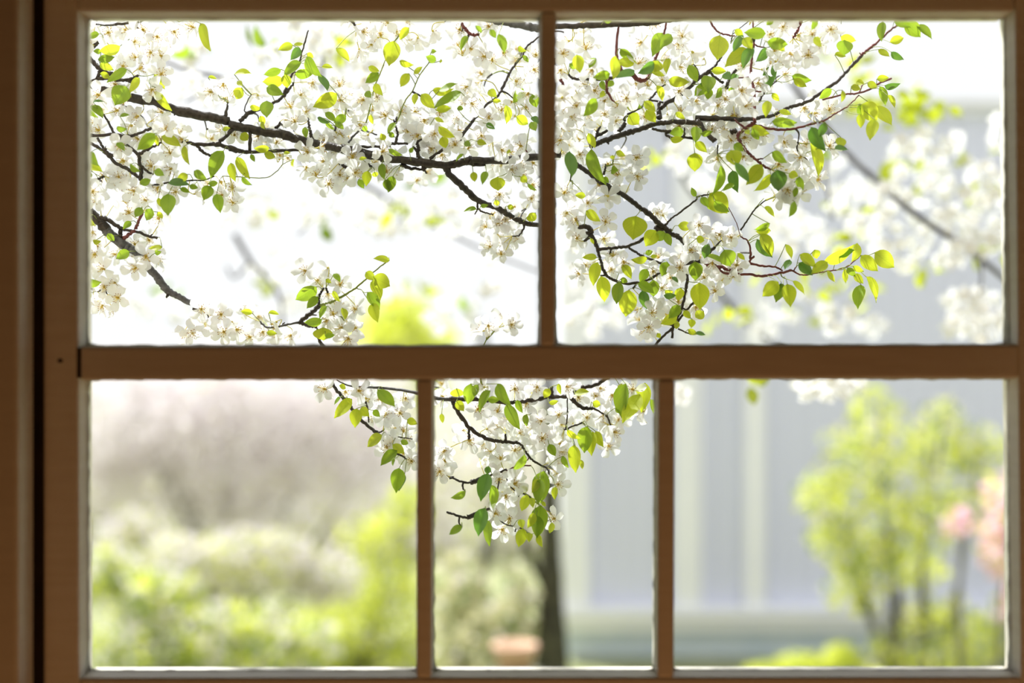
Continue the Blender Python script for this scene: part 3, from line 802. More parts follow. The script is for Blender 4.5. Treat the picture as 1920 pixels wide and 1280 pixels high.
LV = dict(
A=[(480,360,250,420,70,'y'),(560,640,360,790,110,'g'),(560,850,430,1050,215,'g'),(1450,90,1570,385,95,'y'),(890,700,1000,865,75,'y'),(840,750,905,845,75,'d'),(900,910,1090,1105,75,'y'),(140,1070,270,1195,60,'g'),(90,1110,200,1215,40,'g'),(240,570,385,640,90,'y'),(240,690,360,735,70,'y'),(230,215,100,255,80,'g'),(160,1040,280,1010,30,'d'),(710,740,620,900,100,'y'),(480,1205,590,1190,40,'g'),(250,430,170,420,60,'g'),(1540,740,1640,740,40,'y'),(220,520,400,500,70,'g')],
B=[(760,350,605,395,95,'y'),(845,385,745,515,85,'d'),(650,760,415,800,105,'y'),(860,560,650,690,120,'g'),(790,700,1000,680,85,'g'),(930,490,1060,710,95,'g'),(620,640,430,690,40,'g'),(450,860,620,930,120,'g'),(450,1020,450,1205,150,'g'),(1090,695,1160,890,50,'d'),(1290,930,1030,1080,125,'y'),(60,700,240,685,48,'y'),(100,780,155,840,60,'y'),(150,860,90,985,120,'y'),(1150,1160,1270,1260,75,'g'),(1400,1200,1270,1275,100,'g'),(1060,1220,1190,1275,30,'d'),(1670,610,1790,660,65,'y'),(1790,680,1650,795,90,'g'),(1740,820,1820,935,85,'y'),(1640,910,1690,970,80,'g'),(930,450,1005,495,60,'y'),(950,520,930,655,75,'y'),(680,700,690,855,110,'y'),(370,1200,420,1290,70,'y'),(250,1090,370,1110,50,'y'),(1110,610,1230,620,50,'y'),(1280,390,1440,520,70,'y'),(1700,1180,1720,1290,50,'y'),(780,350,880,340,40,'y'),(560,880,500,980,120,'g')],
C=[(330,140,220,270,90,'y'),(150,300,100,570,185,'y'),(655,540,545,490,85,'g'),(390,695,490,620,55,'y'),(330,690,240,835,100,'y'),(220,540,370,585,42,'y'),(690,900,895,830,55,'g'),(620,890,835,900,45,'y'),(950,910,680,1095,95,'g'),(660,1135,825,1100,85,'y'),(480,940,630,1095,115,'y'),(410,930,400,1055,68,'y'),(1040,245,940,395,65,'g'),(1410,215,1480,425,85,'g'),(1310,165,1370,255,65,'g'),(1690,480,1770,545,50,'g'),(1640,380,1720,420,40,'y'),(1700,870,1590,1025,90,'g'),(1340,1020,1430,1020,50,'y'),(1290,890,1370,960,90,'y'),(1500,1070,1520,1270,60,'y'),(1620,1210,1750,1290,110,'y'),(1810,940,1860,1085,110,'g'),(600,430,655,425,50,'g'),(910,1110,985,1105,55,'g'),(640,1220,740,1280,40,'y'),(1130,120,1200,195,50,'g'),(1810,1210,1880,1290,70,'d'),(700,540,730,545,40,'y')],
D=[(120,360,200,500,95,'g'),(80,510,245,560,80,'y'),(100,590,140,655,50,'g'),(900,130,695,305,85,'g'),(980,160,1195,265,95,'y'),(910,150,935,260,60,'y'),(1250,280,1290,480,70,'y'),(725,740,835,690,85,'g'),(1060,855,1060,1095,170,'g'),(1720,340,1555,625,165,'g'),(1810,485,1850,685,95,'y'),(1370,580,1505,675,90,'g'),(1290,620,1175,695,95,'y'),(1060,730,1300,720,70,'d'),(1570,760,1490,915,135,'g'),(1640,855,1680,1050,112,'g'),(1540,735,1645,720,60,'g'),(740,1020,670,1125,95,'g'),(860,1030,810,1155,105,'g'),(610,1185,525,1265,72,'g'),(930,1070,985,1135,60,'y'),(940,900,960,1000,45,'y'),(440,70,545,80,50,'g'),(450,240,525,315,55,'g'),(900,570,995,625,85,'g'),(600,510,690,580,50,'g'),(90,1150,165,1225,70,'y'),(1310,760,1405,780,60,'g'),(1200,790,1305,835,50,'g'),(1710,80,1800,70,50,'y')],
E=[(90,415,240,640,95,'y'),(150,655,245,745,48,'g'),(420,375,545,410,85,'y'),(905,55,920,170,68,'g'),(140,130,215,200,100,'y'),(480,300,310,320,60,'y'),(1270,-10,1365,75,62,'g'),(1160,-10,1250,80,32,'g'),(1550,680,1610,780,70,'g'),(1660,580,1640,740,105,'y'),(1870,680,1920,810,90,'g'),(1830,490,1850,660,85,'g'),(760,440,770,525,42,'y'),(260,380,300,460,50,'g'),(1740,590,1760,650,70,'y'),(1560,440,1640,420,40,'y'),(1610,40,1640,95,60,'g'),(390,-10,412,65,50,'y'),(650,370,720,360,40,'y'),(1860,210,1820,130,70,'y')],
F=[(690,45,865,165,65,'y'),(730,170,770,295,105,'y'),(1150,225,1250,250,70,'y'),(1260,10,1355,70,62,'d'),(165,0,80,115,62,'g'),(90,120,150,170,60,'g'),(90,318,235,390,32,'g'),(340,360,380,300,50,'g'),(980,375,900,450,30,'g'),(1000,230,1065,275,70,'g'),(140,640,90,815,112,'g'),(1100,590,1120,695,78,'y'),(1260,585,1212,715,78,'g'),(1390,650,1400,805,165,'y'),(1140,1035,1000,1045,42,'g'),(1190,1000,1275,990,42,'g'),(1370,925,1400,995,60,'y'),(1510,1000,1585,1025,60,'y'),(1670,650,1745,705,82,'y'),(1850,1080,1780,1175,95,'y'),(1800,-10,1850,95,95,'g'),(1660,0,1745,12,50,'y'),(1740,1140,1805,1155,60,'y'),(30,510,40,660,85,'y'),(1510,340,1555,355,50,'y'),(1760,735,1850,810,26,'g')],
G=[(590,265,445,340,108,'g'),(985,215,845,235,52,'y'),(900,285,965,270,55,'g'),(330,50,405,135,72,'g'),(80,650,245,630,85,'g'),(75,735,107,860,48,'g'),(160,150,245,140,50,'y')],
H=[(1045,560,815,715,135,'g'),(1060,680,940,805,95,'g'),(1255,405,1325,485,52,'g'),(1655,625,1800,810,100,'g'),(1720,760,1775,965,125,'y'),(1920,245,1755,215,65,'y'),(1730,440,1915,545,170,'y'),(1640,385,1745,475,95,'y'),(1720,485,1810,695,95,'y'),(1170,795,1070,925,62,'g'),(1110,950,915,1005,85,'g'),(1120,1050,1130,1190,210,'y'),(1150,1150,1255,1140,60,'g'),(275,875,150,855,65,'y'),(470,878,590,890,26,'y'),(1240,615,1325,725,52,'y'),(1360,815,1385,945,50,'y'),(450,1110,560,1120,60,'y'),(1160,470,1215,510,50,'y')],
I=[(1290,205,1190,440,155,'g'),(1400,225,1280,360,115,'g'),(735,480,690,740,95,'y'),(660,690,480,735,95,'g'),(760,560,970,570,105,'y'),(790,395,935,525,55,'g'),(955,655,760,745,95,'d'),(1190,560,1015,680,85,'d'),(1250,540,1200,660,140,'y'),(1370,510,1330,665,62,'y'),(1370,770,1590,800,98,'y'),(1220,835,1290,1005,78,'y'),(1610,590,1700,775,115,'g'),(265,465,300,665,125,'y'),(180,570,245,635,60,'g'),(490,505,410,615,72,'g'),(500,995,370,1185,105,'g'),(1075,1025,1200,1135,95,'y'),(1100,1130,1200,1265,115,'y'),(890,1190,1000,1290,150,'y'),(920,1060,1035,1095,62,'g'),(870,1100,985,1112,32,'y'),(1840,720,1840,905,160,'g'),(1800,840,1690,945,115,'g'),(1850,865,1840,990,95,'g'),(1740,820,1815,820,42,'d'),(560,780,600,885,60,'g'),(700,775,650,845,70,'g'),(545,930,600,945,80,'y'),(1160,685,1315,705,62,'y'),(1455,1155,1555,1225,50,'y'),(590,60,690,35,50,'g'),(1130,30,1290,40,60,'g')],
J=[(190,235,160,510,210,'y'),(470,235,355,405,85,'d'),(740,210,505,200,115,'g'),(475,265,570,375,115,'y'),(530,400,275,580,155,'y'),(590,375,475,605,92,'d'),(750,400,635,535,92,'d'),(760,310,985,340,115,'g'),(870,330,960,415,80,'y'),(850,590,760,895,95,'d'),(370,165,465,235,75,'y'),(830,40,755,105,62,'g'),(1340,20,1305,160,65,'g'),(1330,250,1395,360,62,'y'),(1640,250,1800,285,65,'y'),(1690,290,1680,455,175,'g'),(1570,470,1700,470,60,'y'),(1060,720,1260,780,75,'g'),(1080,755,1215,845,72,'y'),(90,660,255,660,85,'y'),(0,740,145,835,125,'g'),(30,860,95,985,92,'g'),(240,690,310,745,100,'d'),(390,700,340,785,72,'d'),(215,870,135,975,62,'g'),(340,850,320,915,72,'g'),(770,1020,740,1185,95,'y'),(1530,875,1390,980,82,'g'),(820,925,895,1015,52,'y'),(900,1150,1045,1170,60,'y'),(820,1265,1085,1265,62,'g'),(1770,840,1875,880,62,'y'),(1830,790,1915,810,62,'y'),(1660,890,1650,1025,50,'y'),(1870,1055,1910,1240,105,'g'),(1870,1180,1880,1330,95,'y')],
K=[(400,125,470,295,75,'y'),(440,320,550,715,62,'g'),(180,345,190,635,115,'d'),(740,345,835,395,62,'y'),(690,390,700,440,52,'y'),(680,570,755,570,92,'g'),(580,655,645,715,62,'g'),(1545,100,1390,130,115,'g'),(1700,50,1690,225,122,'g'),(1690,235,1815,345,95,'y'),(1680,362,1680,562,168,'y'),(1390,200,1535,200,62,'y'),(1760,130,1890,115,42,'g'),(370,880,255,865,72,'y'),(380,1055,535,1170,95,'y'),(975,1120,945,1375,265,'y'),(1480,1235,1640,1250,102,'y'),(1700,885,1640,785,42,'g'),(1760,895,1835,995,85,'g'),(1860,850,2060,1065,225,'y'),(1850,960,1870,1045,52,'g'),(1920,940,2080,1060,60,'g')],
L=[(570,60,760,130,92,'y'),(590,70,650,195,62,'g'),(1290,55,1420,320,92,'d'),(1440,0,1400,165,95,'d'),(1270,245,1370,620,115,'y'),(1640,175,1640,300,115,'y'),(1570,320,1725,300,52,'d'),(820,352,985,465,72,'g'),(330,330,390,500,175,'y'),(360,265,465,335,92,'g'),(370,480,515,710,82,'d'),(700,510,515,725,155,'y'),(800,615,645,815,72,'y'),(880,565,900,805,185,'d'),(1020,610,1125,645,92,'y'),(1145,645,1170,815,52,'g'),(1110,775,1080,885,60,'g'),(1090,945,1035,1115,72,'g'),(720,1018,855,1108,60,'y'),(200,505,155,840,56,'g'),(345,575,380,805,85,'d'),(360,740,240,810,52,'g'),(790,1210,625,1285,52,'g'),(950,5,1085,20,52,'g'),(500,95,545,135,60,'y')],
M=[(505,340,345,330,68,'y'),(510,395,460,645,118,'y'),(555,560,605,845,145,'y'),(790,630,745,870,115,'g'),(890,725,860,1030,195,'y'),(1000,645,1185,745,100,'g'),(1180,605,1190,800,125,'g'),(1050,735,1100,935,112,'d'),(1110,475,1030,615,105,'g'),(1350,390,1290,545,118,'g'),(1110,350,940,375,62,'y'),(1090,295,1165,265,62,'g'),(1150,330,1225,320,42,'y'),(1310,790,1445,790,62,'d'),(1320,730,1415,755,42,'y'),(1510,700,1480,840,105,'y'),(1740,640,1740,935,205,'y'),(1690,390,1690,595,155,'g'),(1840,175,1800,335,92,'d'),(1500,915,1380,1055,112,'g'),(1470,1040,1285,1125,115,'y'),(1790,985,1690,1060,110,'y'),(1330,45,1390,185,82,'g'),(1210,10,1100,185,165,'y'),(1310,25,1230,125,112,'g'),(1650,1075,1640,1170,82,'y'),(1600,1200,1705,1255,62,'y'),(1690,1250,1805,1255,32,'d'),(1550,975,1625,1065,72,'y'),(1470,1100,1460,1195,62,'y'),(1230,1250,1265,1295,52,'y'),(820,425,915,570,95,'y'),(1700,110,1785,130,82,'y'),(790,595,865,625,62,'g'),(430,105,465,175,32,'y'),(1410,570,1475,625,42,'d')],
N=[(240,245,310,425,190,'g'),(220,365,40,330,52,'g'),(670,55,830,300,135,'y'),(640,118,800,315,42,'d'),(800,15,630,15,62,'y'),(980,178,1055,335,62,'y'),(1030,365,975,475,62,'d'),(1140,400,1290,535,115,'d'),(1150,300,1335,430,112,'y'),(1330,245,1360,345,92,'y'),(1480,395,1305,510,105,'y'),(1450,375,1790,240,92,'y'),(1600,315,1795,260,72,'d'),(1840,165,1780,370,95,'y'),(1470,500,1555,625,52,'y'),(1680,475,1690,630,62,'y'),(1720,460,1805,545,62,'g'),(1790,440,1905,505,52,'y'),(1800,535,1905,640,82,'y'),(1885,665,1840,915,85,'g'),(890,630,720,785,155,'y'),(930,638,785,785,42,'d'),(950,655,870,860,115,'g'),(1000,655,1040,895,155,'y'),(1060,618,1205,755,52,'y'),(405,285,480,365,52,'y')],
O=[(230,115,240,225,145,'y'),(230,265,310,375,95,'y'),(400,60,370,285,135,'g'),(490,70,430,205,75,'g'),(635,145,487,365,62,'g'),(605,250,735,250,78,'g'),(725,60,840,300,105,'g'),(830,310,985,570,115,'g'),(960,255,1015,395,68,'g'),(1070,425,1060,565,62,'g'),(1340,115,1290,215,85,'y'),(1460,60,1470,175,42,'y'),(1650,180,1805,150,52,'y'),(1340,290,1445,270,52,'y'),(1560,615,1695,725,52,'y'),(1800,570,1750,870,155,'g'),(1870,635,1850,895,105,'y'),(1640,795,1670,1085,115,'y'),(1700,975,1755,1075,42,'y'),(1340,785,1410,915,92,'g'),(1510,925,1555,1065,52,'g'),(1045,905,915,1085,62,'g')],
P=[(1110,60,1060,430,115,'g'),(1280,190,1100,505,135,'y'),(1340,50,1310,365,145,'y'),(710,290,805,312,82,'y'),(980,350,1045,405,52,'g'),(1400,245,1440,405,52,'g'),(1030,70,1070,125,62,'y'),(750,630,820,800,90,'y')],
Q=[(1280,210,1240,560,180,'g'),(1230,310,1220,578,125,'g'),(610,240,520,535,145,'d'),(640,375,690,645,62,'g'),(340,460,188,538,70,'g'),(610,150,600,245,72,'d'),(1040,380,1050,470,85,'y'),(1070,490,1020,680,105,'y'),(1130,530,1145,630,72,'y'),(1200,310,1140,460,85,'y'),(1420,400,1400,540,62,'y'),(1260,570,1295,635,42,'y'),(570,655,480,955,145,'d'),(600,785,640,1070,62,'g'),(300,880,145,955,70,'g'),(1240,625,1210,975,180,'g'),(1190,740,1195,990,125,'g'),(1000,790,1020,890,80,'y'),(1030,900,980,1100,122,'y'),(1100,950,1100,1045,82,'y'),(1160,710,1100,880,85,'y'),(1370,825,1360,955,62,'y'),(1215,975,1255,1110,62,'y')],
R=[(380,210,205,420,115,'y'),(440,325,420,530,135,'y'),(490,320,570,405,105,'y'),(690,95,875,295,95,'g'),(680,120,800,290,62,'y'),(640,345,710,415,72,'g'),(745,645,565,765,105,'y'),(1050,455,1155,505,82,'y'),(970,715,1055,745,62,'g'),(870,755,1000,850,95,'y'),(925,830,745,990,105,'g'),(950,1040,915,1300,155,'g'),(1015,1115,945,1290,72,'d'),(1460,385,1475,485,52,'y'),(245,195,170,265,26,'g'),(230,50,315,80,52,'y'),(885,920,880,1005,30,'g'),(330,200,380,260,50,'y')],
T=[(580,725,650,965,95,'y'),(600,725,725,835,125,'y'),(700,840,670,992,72,'y'),(715,735,818,880,95,'y'),(935,95,1055,190,105,'g'),(860,65,965,120,62,'g'),(1025,115,1135,208,62,'g'),(820,245,918,212,62,'y'),(730,300,808,355,48,'y'),(830,320,918,374,26,'d'),(765,85,750,220,37,'g'),(740,585,790,720,64,'g'),(800,655,855,745,42,'y'),(515,600,595,622,48,'y'),(560,550,625,572,48,'y'),(645,558,715,592,52,'y'),(720,530,805,518,48,'y'),(780,580,895,580,22,'d')],
U=[(575,600,690,700,85,'y'),(680,575,820,675,115,'y'),(615,755,712,920,52,'y'),(520,500,570,600,50,'y')],
)

def depth_of(px, py, base):
    # the boughs sway a little in depth along their length; the far right tips hang further away
    d = base + .022 * math.sin(px * .011 + base * 40) + .012 * math.sin(py * .017)
    if px > 1560: d += (px - 1560) / 160. * .05
    return max(1.47, d)


ROOTS, SAMP = [], []      # per bough root; samples of (x, y, depth) along every run
for bi, B in enumerate(BOUGHS):
    first = None
    runs = []
    for (t, pts, w0, w1, mat, flag) in B['runs']:
        px = [uv(t, u, v) for u, v in pts]
        s_ = SC[t]
        p3 = [P(x, y, depth_of(x, y, B['d'])) for x, y in px]
        if first is None: first = p3[0]
        runs.append((p3, w0 / s_ / 2 * 1.12, w1 / s_ / 2 * 1.12 + .15, mat, flag, px))
    root = empty('blossoming_bough', first)
    tag(root, B['label'], 'branch', 'boughs of white blossom outside the window')
    ROOTS.append(root)
    for (p3, r0, r1, mat, flag, px) in runs:
        pl = catmull(p3, 7)
        dm = sum(p.y for p in pl) / len(pl)
        k = dm / FPX
        nn = len(pl)
        # gentle kinks and swollen nodes
        for i in range(1, nn - 1):
            pl[i] = pl[i] + Vector((random.uniform(-1, 1), random.uniform(-1, 1), random.uniform(-1, 1))) * k * min(1.2, .35 * r0)
        ph = random.random() * 9
        rad = (lambda a, b, kk, ph_: (lambda t: kk * (a + (b - a) * t) * (1 + .05 * math.sin(ph_ + t * 23) + (.16 if math.sin(ph_ + t * 17) > .93 else 0))))(r0, r1, k, ph)
        nm = 'branch' if flag == 'X' else 'twig'
        if mat == 'green_stem': nm = 'shoot'
        o = link(nm, tube_mesh(nm, pl, rad, 9 if r0 > 4 else 6, .12), M[mat], root)
        for p in pl:
            SAMP.append((p.x, p.y, p.z, bi))
SARR = np.array(SAMP)


def nearest(p):
    global SARR
    w = np.array([1.0, .35, 1.0])
    d = np.sqrt((((SARR[:, :3] - np.array(p)) * w) ** 2).sum(1))
    i = int(d.argmin())
    return Vector(SARR[i, :3]), int(SARR[i, 3]), float(d[i])


def ensure_twig(p, reach=.030):
    """a spur grows towards anything that sits too far from wood"""
    global SARR
    q, bi, d = nearest(p)
    if d > reach:
        end = q.lerp(p, 1 - .016 / d)
        mid = q.lerp(end, .5) + Vector((random.uniform(-1, 1), random.uniform(-.5, .5), random.uniform(-.2, 1))) * d * .10
        pl = catmull([q, mid, end], 5)
        link('twig', tube_mesh('twig', pl, lambda t: .0013 - .0006 * t, 5, .2), M['bark'] if random.random() < .6 else M['green_stem'], ROOTS[bi])
        SARR = np.vstack([SARR, np.array([(a.x, a.y, a.z, bi) for a in pl])])
        q = pl[-1]
    return q, bi


counts = [0] * len(BOUGHS)


def flower(p, diam, tilt, bi_q=None, petals=True):
    q, bi = ensure_twig(p) if bi_q is None else bi_q
    counts[bi] += 1
    root = ROOTS[bi]
    ax = Vector((random.gauss(0, tilt), -1, random.gauss(-.05, tilt)))
    if random.random() < .12: ax.y = random.uniform(-.1, .6)
    ax.normalize()
    R_ = ax.to_track_quat('Z', 'Y') @ Quaternion((0, 0, 1), random.random() * 6.28)
    Mw = Matrix.LocRotScale(p, R_, None)
    # receptacle, sepals and the long thin stalk, in world coordinates of the flower
    Mi = Mw.inverted()
    r = diam / 2
    back = p - ax * r * .16
    a = back - ax * r * .5
    pl = catmull([p - ax * r * .02, back, a.lerp(q, .35), q.lerp(a, .15), q], 3)
    pl = [Mi @ v for v in pl]
    n = len(pl)
    rr = lambda t: (r * .11 if t < .04 else (r * .10 if t < 1.4 / n else .00052))
    me_ = tube_mesh('flower', pl, rr, 5, 0)
    fl = link('flower', me_, M['calyx'], root, Mw)
    k0 = random.random() * 6.28
    base = random.choice([0, 0, 1, 2])
    for k in range(5):
        an = k0 + k * 2 * math.pi / 5 + random.uniform(-.09, .09)
        el = random.uniform(-.28, .10)
        sc = r * random.uniform(.90, 1.08)
        pm = PETALS[base if random.random() < .6 else random.randrange(4)]
        Mp = Mw @ Matrix.Rotation(an, 4, 'Z') @ Matrix.Rotation(el, 4, 'Y') @ Matrix.Rotation(random.uniform(-.2, .2), 4, 'X') @ Matrix.Scale(sc, 4)
        link('petal', pm, None, fl, Mp)
    link('stamens', STAMENS[random.randrange(3)], None, fl, Mw @ Matrix.Scale(r * 1.28, 4))


def nearest_depth(x, y):
    # distance of the wood seen closest to this pixel
    sx = SARR[:, 0] / SARR[:, 1] * FPX + 960
    sy = (EYE.z - SARR[:, 2]) / SARR[:, 1] * FPX + 640
    i = int(((sx - x) ** 2 + (sy - y) ** 2).argmin())
    return float(SARR[i, 1])


def nearest_wood(x, y):
    sx = SARR[:, 0] / SARR[:, 1] * FPX + 960
    sy = (EYE.z - SARR[:, 2]) / SARR[:, 1] * FPX + 640
    q = (sx - x) ** 2 + (sy - y) ** 2
    i = int(q.argmin())
    return float(SARR[i, 1]), float(math.sqrt(q[i]))


todo = []
for t, L_ in F.items():
    for (u, v) in L_:
        x, y = uv(t, u, v)
        todo.append((x, y))
# neighbouring tiles overlap: drop doubles
keep = []
for x, y in todo:
    if all((x - a) ** 2 + (y - b) ** 2 > 11 ** 2 for a, b in keep):
        keep.append((x, y))
for x, y in keep:
    d0, gap = nearest_wood(x, y)
    d = d0 + (random.uniform(-.028, -.006) if ((gap < 9 and random.random() < .45) or (gap > 14 and random.random() < .30)) else random.uniform(.004, .030))
    p = P(x, y, max(1.47, d))
    flower(p, random.uniform(.0285, .0345), .40)
nfl = len(keep)

LCOUNT = 0
lkeep = []
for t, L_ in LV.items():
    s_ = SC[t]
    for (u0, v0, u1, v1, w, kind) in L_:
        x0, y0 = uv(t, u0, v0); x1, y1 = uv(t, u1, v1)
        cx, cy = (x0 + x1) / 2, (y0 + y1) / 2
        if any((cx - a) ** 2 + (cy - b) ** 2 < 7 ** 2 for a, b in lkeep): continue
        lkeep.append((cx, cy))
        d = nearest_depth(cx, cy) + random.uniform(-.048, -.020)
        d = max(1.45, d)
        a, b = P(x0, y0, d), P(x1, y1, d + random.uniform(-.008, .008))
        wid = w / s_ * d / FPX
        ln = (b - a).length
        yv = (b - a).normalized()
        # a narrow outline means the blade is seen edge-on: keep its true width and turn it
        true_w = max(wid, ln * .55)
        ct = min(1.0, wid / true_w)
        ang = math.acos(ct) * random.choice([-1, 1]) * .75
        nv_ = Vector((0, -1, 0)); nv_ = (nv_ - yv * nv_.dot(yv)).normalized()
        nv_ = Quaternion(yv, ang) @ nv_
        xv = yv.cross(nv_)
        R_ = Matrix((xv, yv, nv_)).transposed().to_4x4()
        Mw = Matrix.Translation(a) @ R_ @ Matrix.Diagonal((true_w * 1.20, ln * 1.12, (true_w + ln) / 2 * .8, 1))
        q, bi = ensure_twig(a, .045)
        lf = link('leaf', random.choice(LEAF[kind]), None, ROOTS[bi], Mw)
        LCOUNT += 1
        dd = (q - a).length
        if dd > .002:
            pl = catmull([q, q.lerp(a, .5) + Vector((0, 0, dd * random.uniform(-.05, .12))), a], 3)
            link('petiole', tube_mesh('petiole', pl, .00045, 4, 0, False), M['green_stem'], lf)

for (t, u, v, rr_, n) in FILL:
    for k in range(n):
        a = random.random() * 6.28; r_ = rr_ * math.sqrt(random.random())
        x, y = uv(t, u + r_ * math.cos(a), v + r_ * math.sin(a))
        if 1010 < x < 1045 and y < 640: x += 40
        d = nearest_depth(x, y) + random.uniform(.02, .16)
        p = P(x, y, d)
        flower(p, random.uniform(.030, .036), .5)
print('flowers', counts, 'leaves', LCOUNT)

# ------------------------------------------------------------------ the garden beyond
GZ = -0.40
M['grass'] = plain('lawn', (.20, .23, .10), (.30, .31, .16), 3, .9, .4, bd=.02)
M['siding'] = plain('lilac_grey_siding', (.74, .76, .92), (.82, .84, .97), 5, .7, .2, (1, 1, .2))
M['white'] = plain('white_paint', (.90, .91, .97), (.94, .95, .98), 8, .6, .1)
M['found'] = plain('blue_grey_footing', (.55, .64, .74), (.68, .75, .82), 7, .8, .3)
M['roof'] = plain('pale_roofing', (.78, .78, .78), (.86, .86, .85), 9, .7, .2)
M['terra'] = plain('terracotta', (.60, .38, .26), (.70, .48, .34), 12, .8, .2)
M['trunk'] = plain('mossy_trunk', (.03, .03, .02), (.09, .09, .05), 18, .85, .6, bd=.01)
M['trunk_pale'] = plain('pale_trunk', (.09, .09, .06), (.18, .18, .13), 18, .85, .6, bd=.01)
M['soil'] = plain('soil', (.20, .13, .10), (.32, .22, .18), 14, .9, .4, bd=.01)
M['fol_lime'] = thin('lime_foliage', (.66, .72, .12), (.78, .82, .18), (.80, .86, .10), (.90, .94, .16), .5, 2.5, coord='Object', rnd=.1)
M['fol_green'] = thin('green_foliage', (.30, .40, .12), (.44, .52, .18), (.48, .60, .14), (.62, .72, .20), .5, 2.5, coord='Object', rnd=.1)
M['fol_dark'] = thin('dark_foliage', (.10, .20, .05), (.20, .30, .08), (.20, .36, .05), (.32, .46, .08), .4, 2.5, coord='Object', rnd=.1)
M['fol_olive'] = thin('olive_foliage', (.64, .62, .40), (.76, .74, .50), (.68, .66, .38), (.78, .76, .48), .5, 2.5, coord='Object', rnd=.1)
M['fol_white'] = thin('pale_blossom', (.86, .81, .82), (.93, .89, .90), (.86, .81, .82), (.93, .89, .90), .45, 2.5, coord='Object', rnd=.1)
M['fol_pink'] = thin('pink_blossom', (.86, .52, .66), (.92, .70, .78), (.90, .56, .70), (.94, .74, .82), .45, 2.5, coord='Object', rnd=.1)

tag(boxobj('lawn', (-14, 14, WALL_OUT, 40, GZ - .1, GZ), M['grass']), None, None, None, 'structure')


def part_box(name, b, mat, root, bev=0):
    return boxobj(name, b, mat, root, False, bev)


# the boarded house across the garden
HY = 8.6
k = HY / FPX
hx = lambda x: (x - 960) * k
hz = lambda y: EYE.z - (y - 640) * k
HX0, HX1 = hx(1050), hx(2500)
house = empty('boarded_house', (hx(1500), HY, GZ))
tag(house, 'pale lilac-grey boarded house with white corner posts and a white skirting rail', 'building')
part_box('wall', (HX0 + .03, HX1, HY + .03, HY + 3.0, GZ, hz(232)), M['siding'], house)
bw = .105
n = int((HX1 - HX0 - .1) / bw)
bvs, bfs = box(-bw / 2 + .006, bw / 2 - .006, 0, .035, 0, 1)
bme = mesh('board', bvs, bfs, False); bme.materials.append(M['siding'])
for i in range(n):
    x = HX0 + .12 + bw * (i + .5)
    z0 = hz(1140)
    o = link('board', bme, None, house, Matrix.Translation((x, HY - random.uniform(0, .008), z0)) @ Matrix.Diagonal((1, 1, hz(212) - z0, 1)))
for (x0, x1) in ((1048, 1104), (1262, 1312), (1392, 1432)):
    part_box('post', (hx(x0), hx(x1), HY - .09, HY + .01, hz(1135), hz(214)), M['white'], house, .01)
for (y0, y1, dd) in ((1134, 1152, .14), (1155, 1176, .11)):
    part_box('skirting_rail', (HX0 - .02, HX1, HY - dd, HY + .02, hz(y1), hz(y0)), M['white'], house, .008)
part_box('footing', (HX0 + .05, HX1, HY - .05, HY + .03, GZ, hz(1176)), M['found'], house)
part_box('fascia', (HX0 - .06, HX1, HY - .07, HY + .01, hz(216), hz(204)), M['white'], house, .005)
vs = [(HX0 - .12, HY - .10, hz(203)), (HX1, HY - .10, hz(203)), (HX1, HY + 1.6, hz(206) + .25), (HX0 - .12, HY + 1.6, hz(206) + .25)]
vs += [(a, b, c + .03) for a, b, c in vs]
link('roof', mesh('roof', vs, [(3, 2, 1, 0), (4, 5, 6, 7), (0, 1, 5, 4), (1, 2, 6, 5), (2, 3, 7, 6), (3, 0, 4, 7)], False), M['roof'], house)


def leaves_np(centres, size, mats, probs, name, parent, aspect=.6):
    """real bent leaves as one mesh: each blade two triangles folded on the midrib"""
    n = len(centres)
    d = rng.normal(size=(n, 3)); d /= np.linalg.norm(d, axis=1)[:, None]
    u = np.cross(d, rng.normal(size=(n, 3))); u /= np.linalg.norm(u, axis=1)[:, None]
    v = np.cross(d, u)
    s = size * rng.uniform(.6, 1.3, n)[:, None]
    a = centres - d * s * .5; b = centres + d * s * .5
    l = centres + u * s * aspect * .5 + v * s * .08; r = centres - u * s * aspect * .5 + v * s * .08
    vs = np.stack([a, l, b, r], 1).reshape(-1, 3)
    me_ = bpy.data.meshes.new(name)
    me_.vertices.add(4 * n); me_.vertices.foreach_set('co', vs.ravel())
    idx = np.arange(n)[:, None] * 4
    tri = np.concatenate([idx + [0, 1, 2], idx + [0, 2, 3]], 1).reshape(-1)
    me_.loops.add(6 * n); me_.loops.foreach_set('vertex_index', tri)
    me_.polygons.add(2 * n); me_.polygons.foreach_set('loop_start', np.arange(2 * n) * 3)
    mi = np.repeat(rng.choice(len(mats), n, p=probs), 2)
    me_.polygons.foreach_set('material_index', mi)
    me_.update(calc_edges=True); me_.validate()
    for m_ in mats: me_.materials.append(M[m_])
    o = link(name, me_, None, parent)
    o['kind'] = 'stuff'
    return o


def blob(c, r, n, shell=.3):
    d = rng.normal(size=(n, 3)); d /= np.linalg.norm(d, axis=1)[:, None]
    q = rng.uniform(0, 1, n)[:, None] ** shell
    return np.array(c) + d * q * np.array(r)


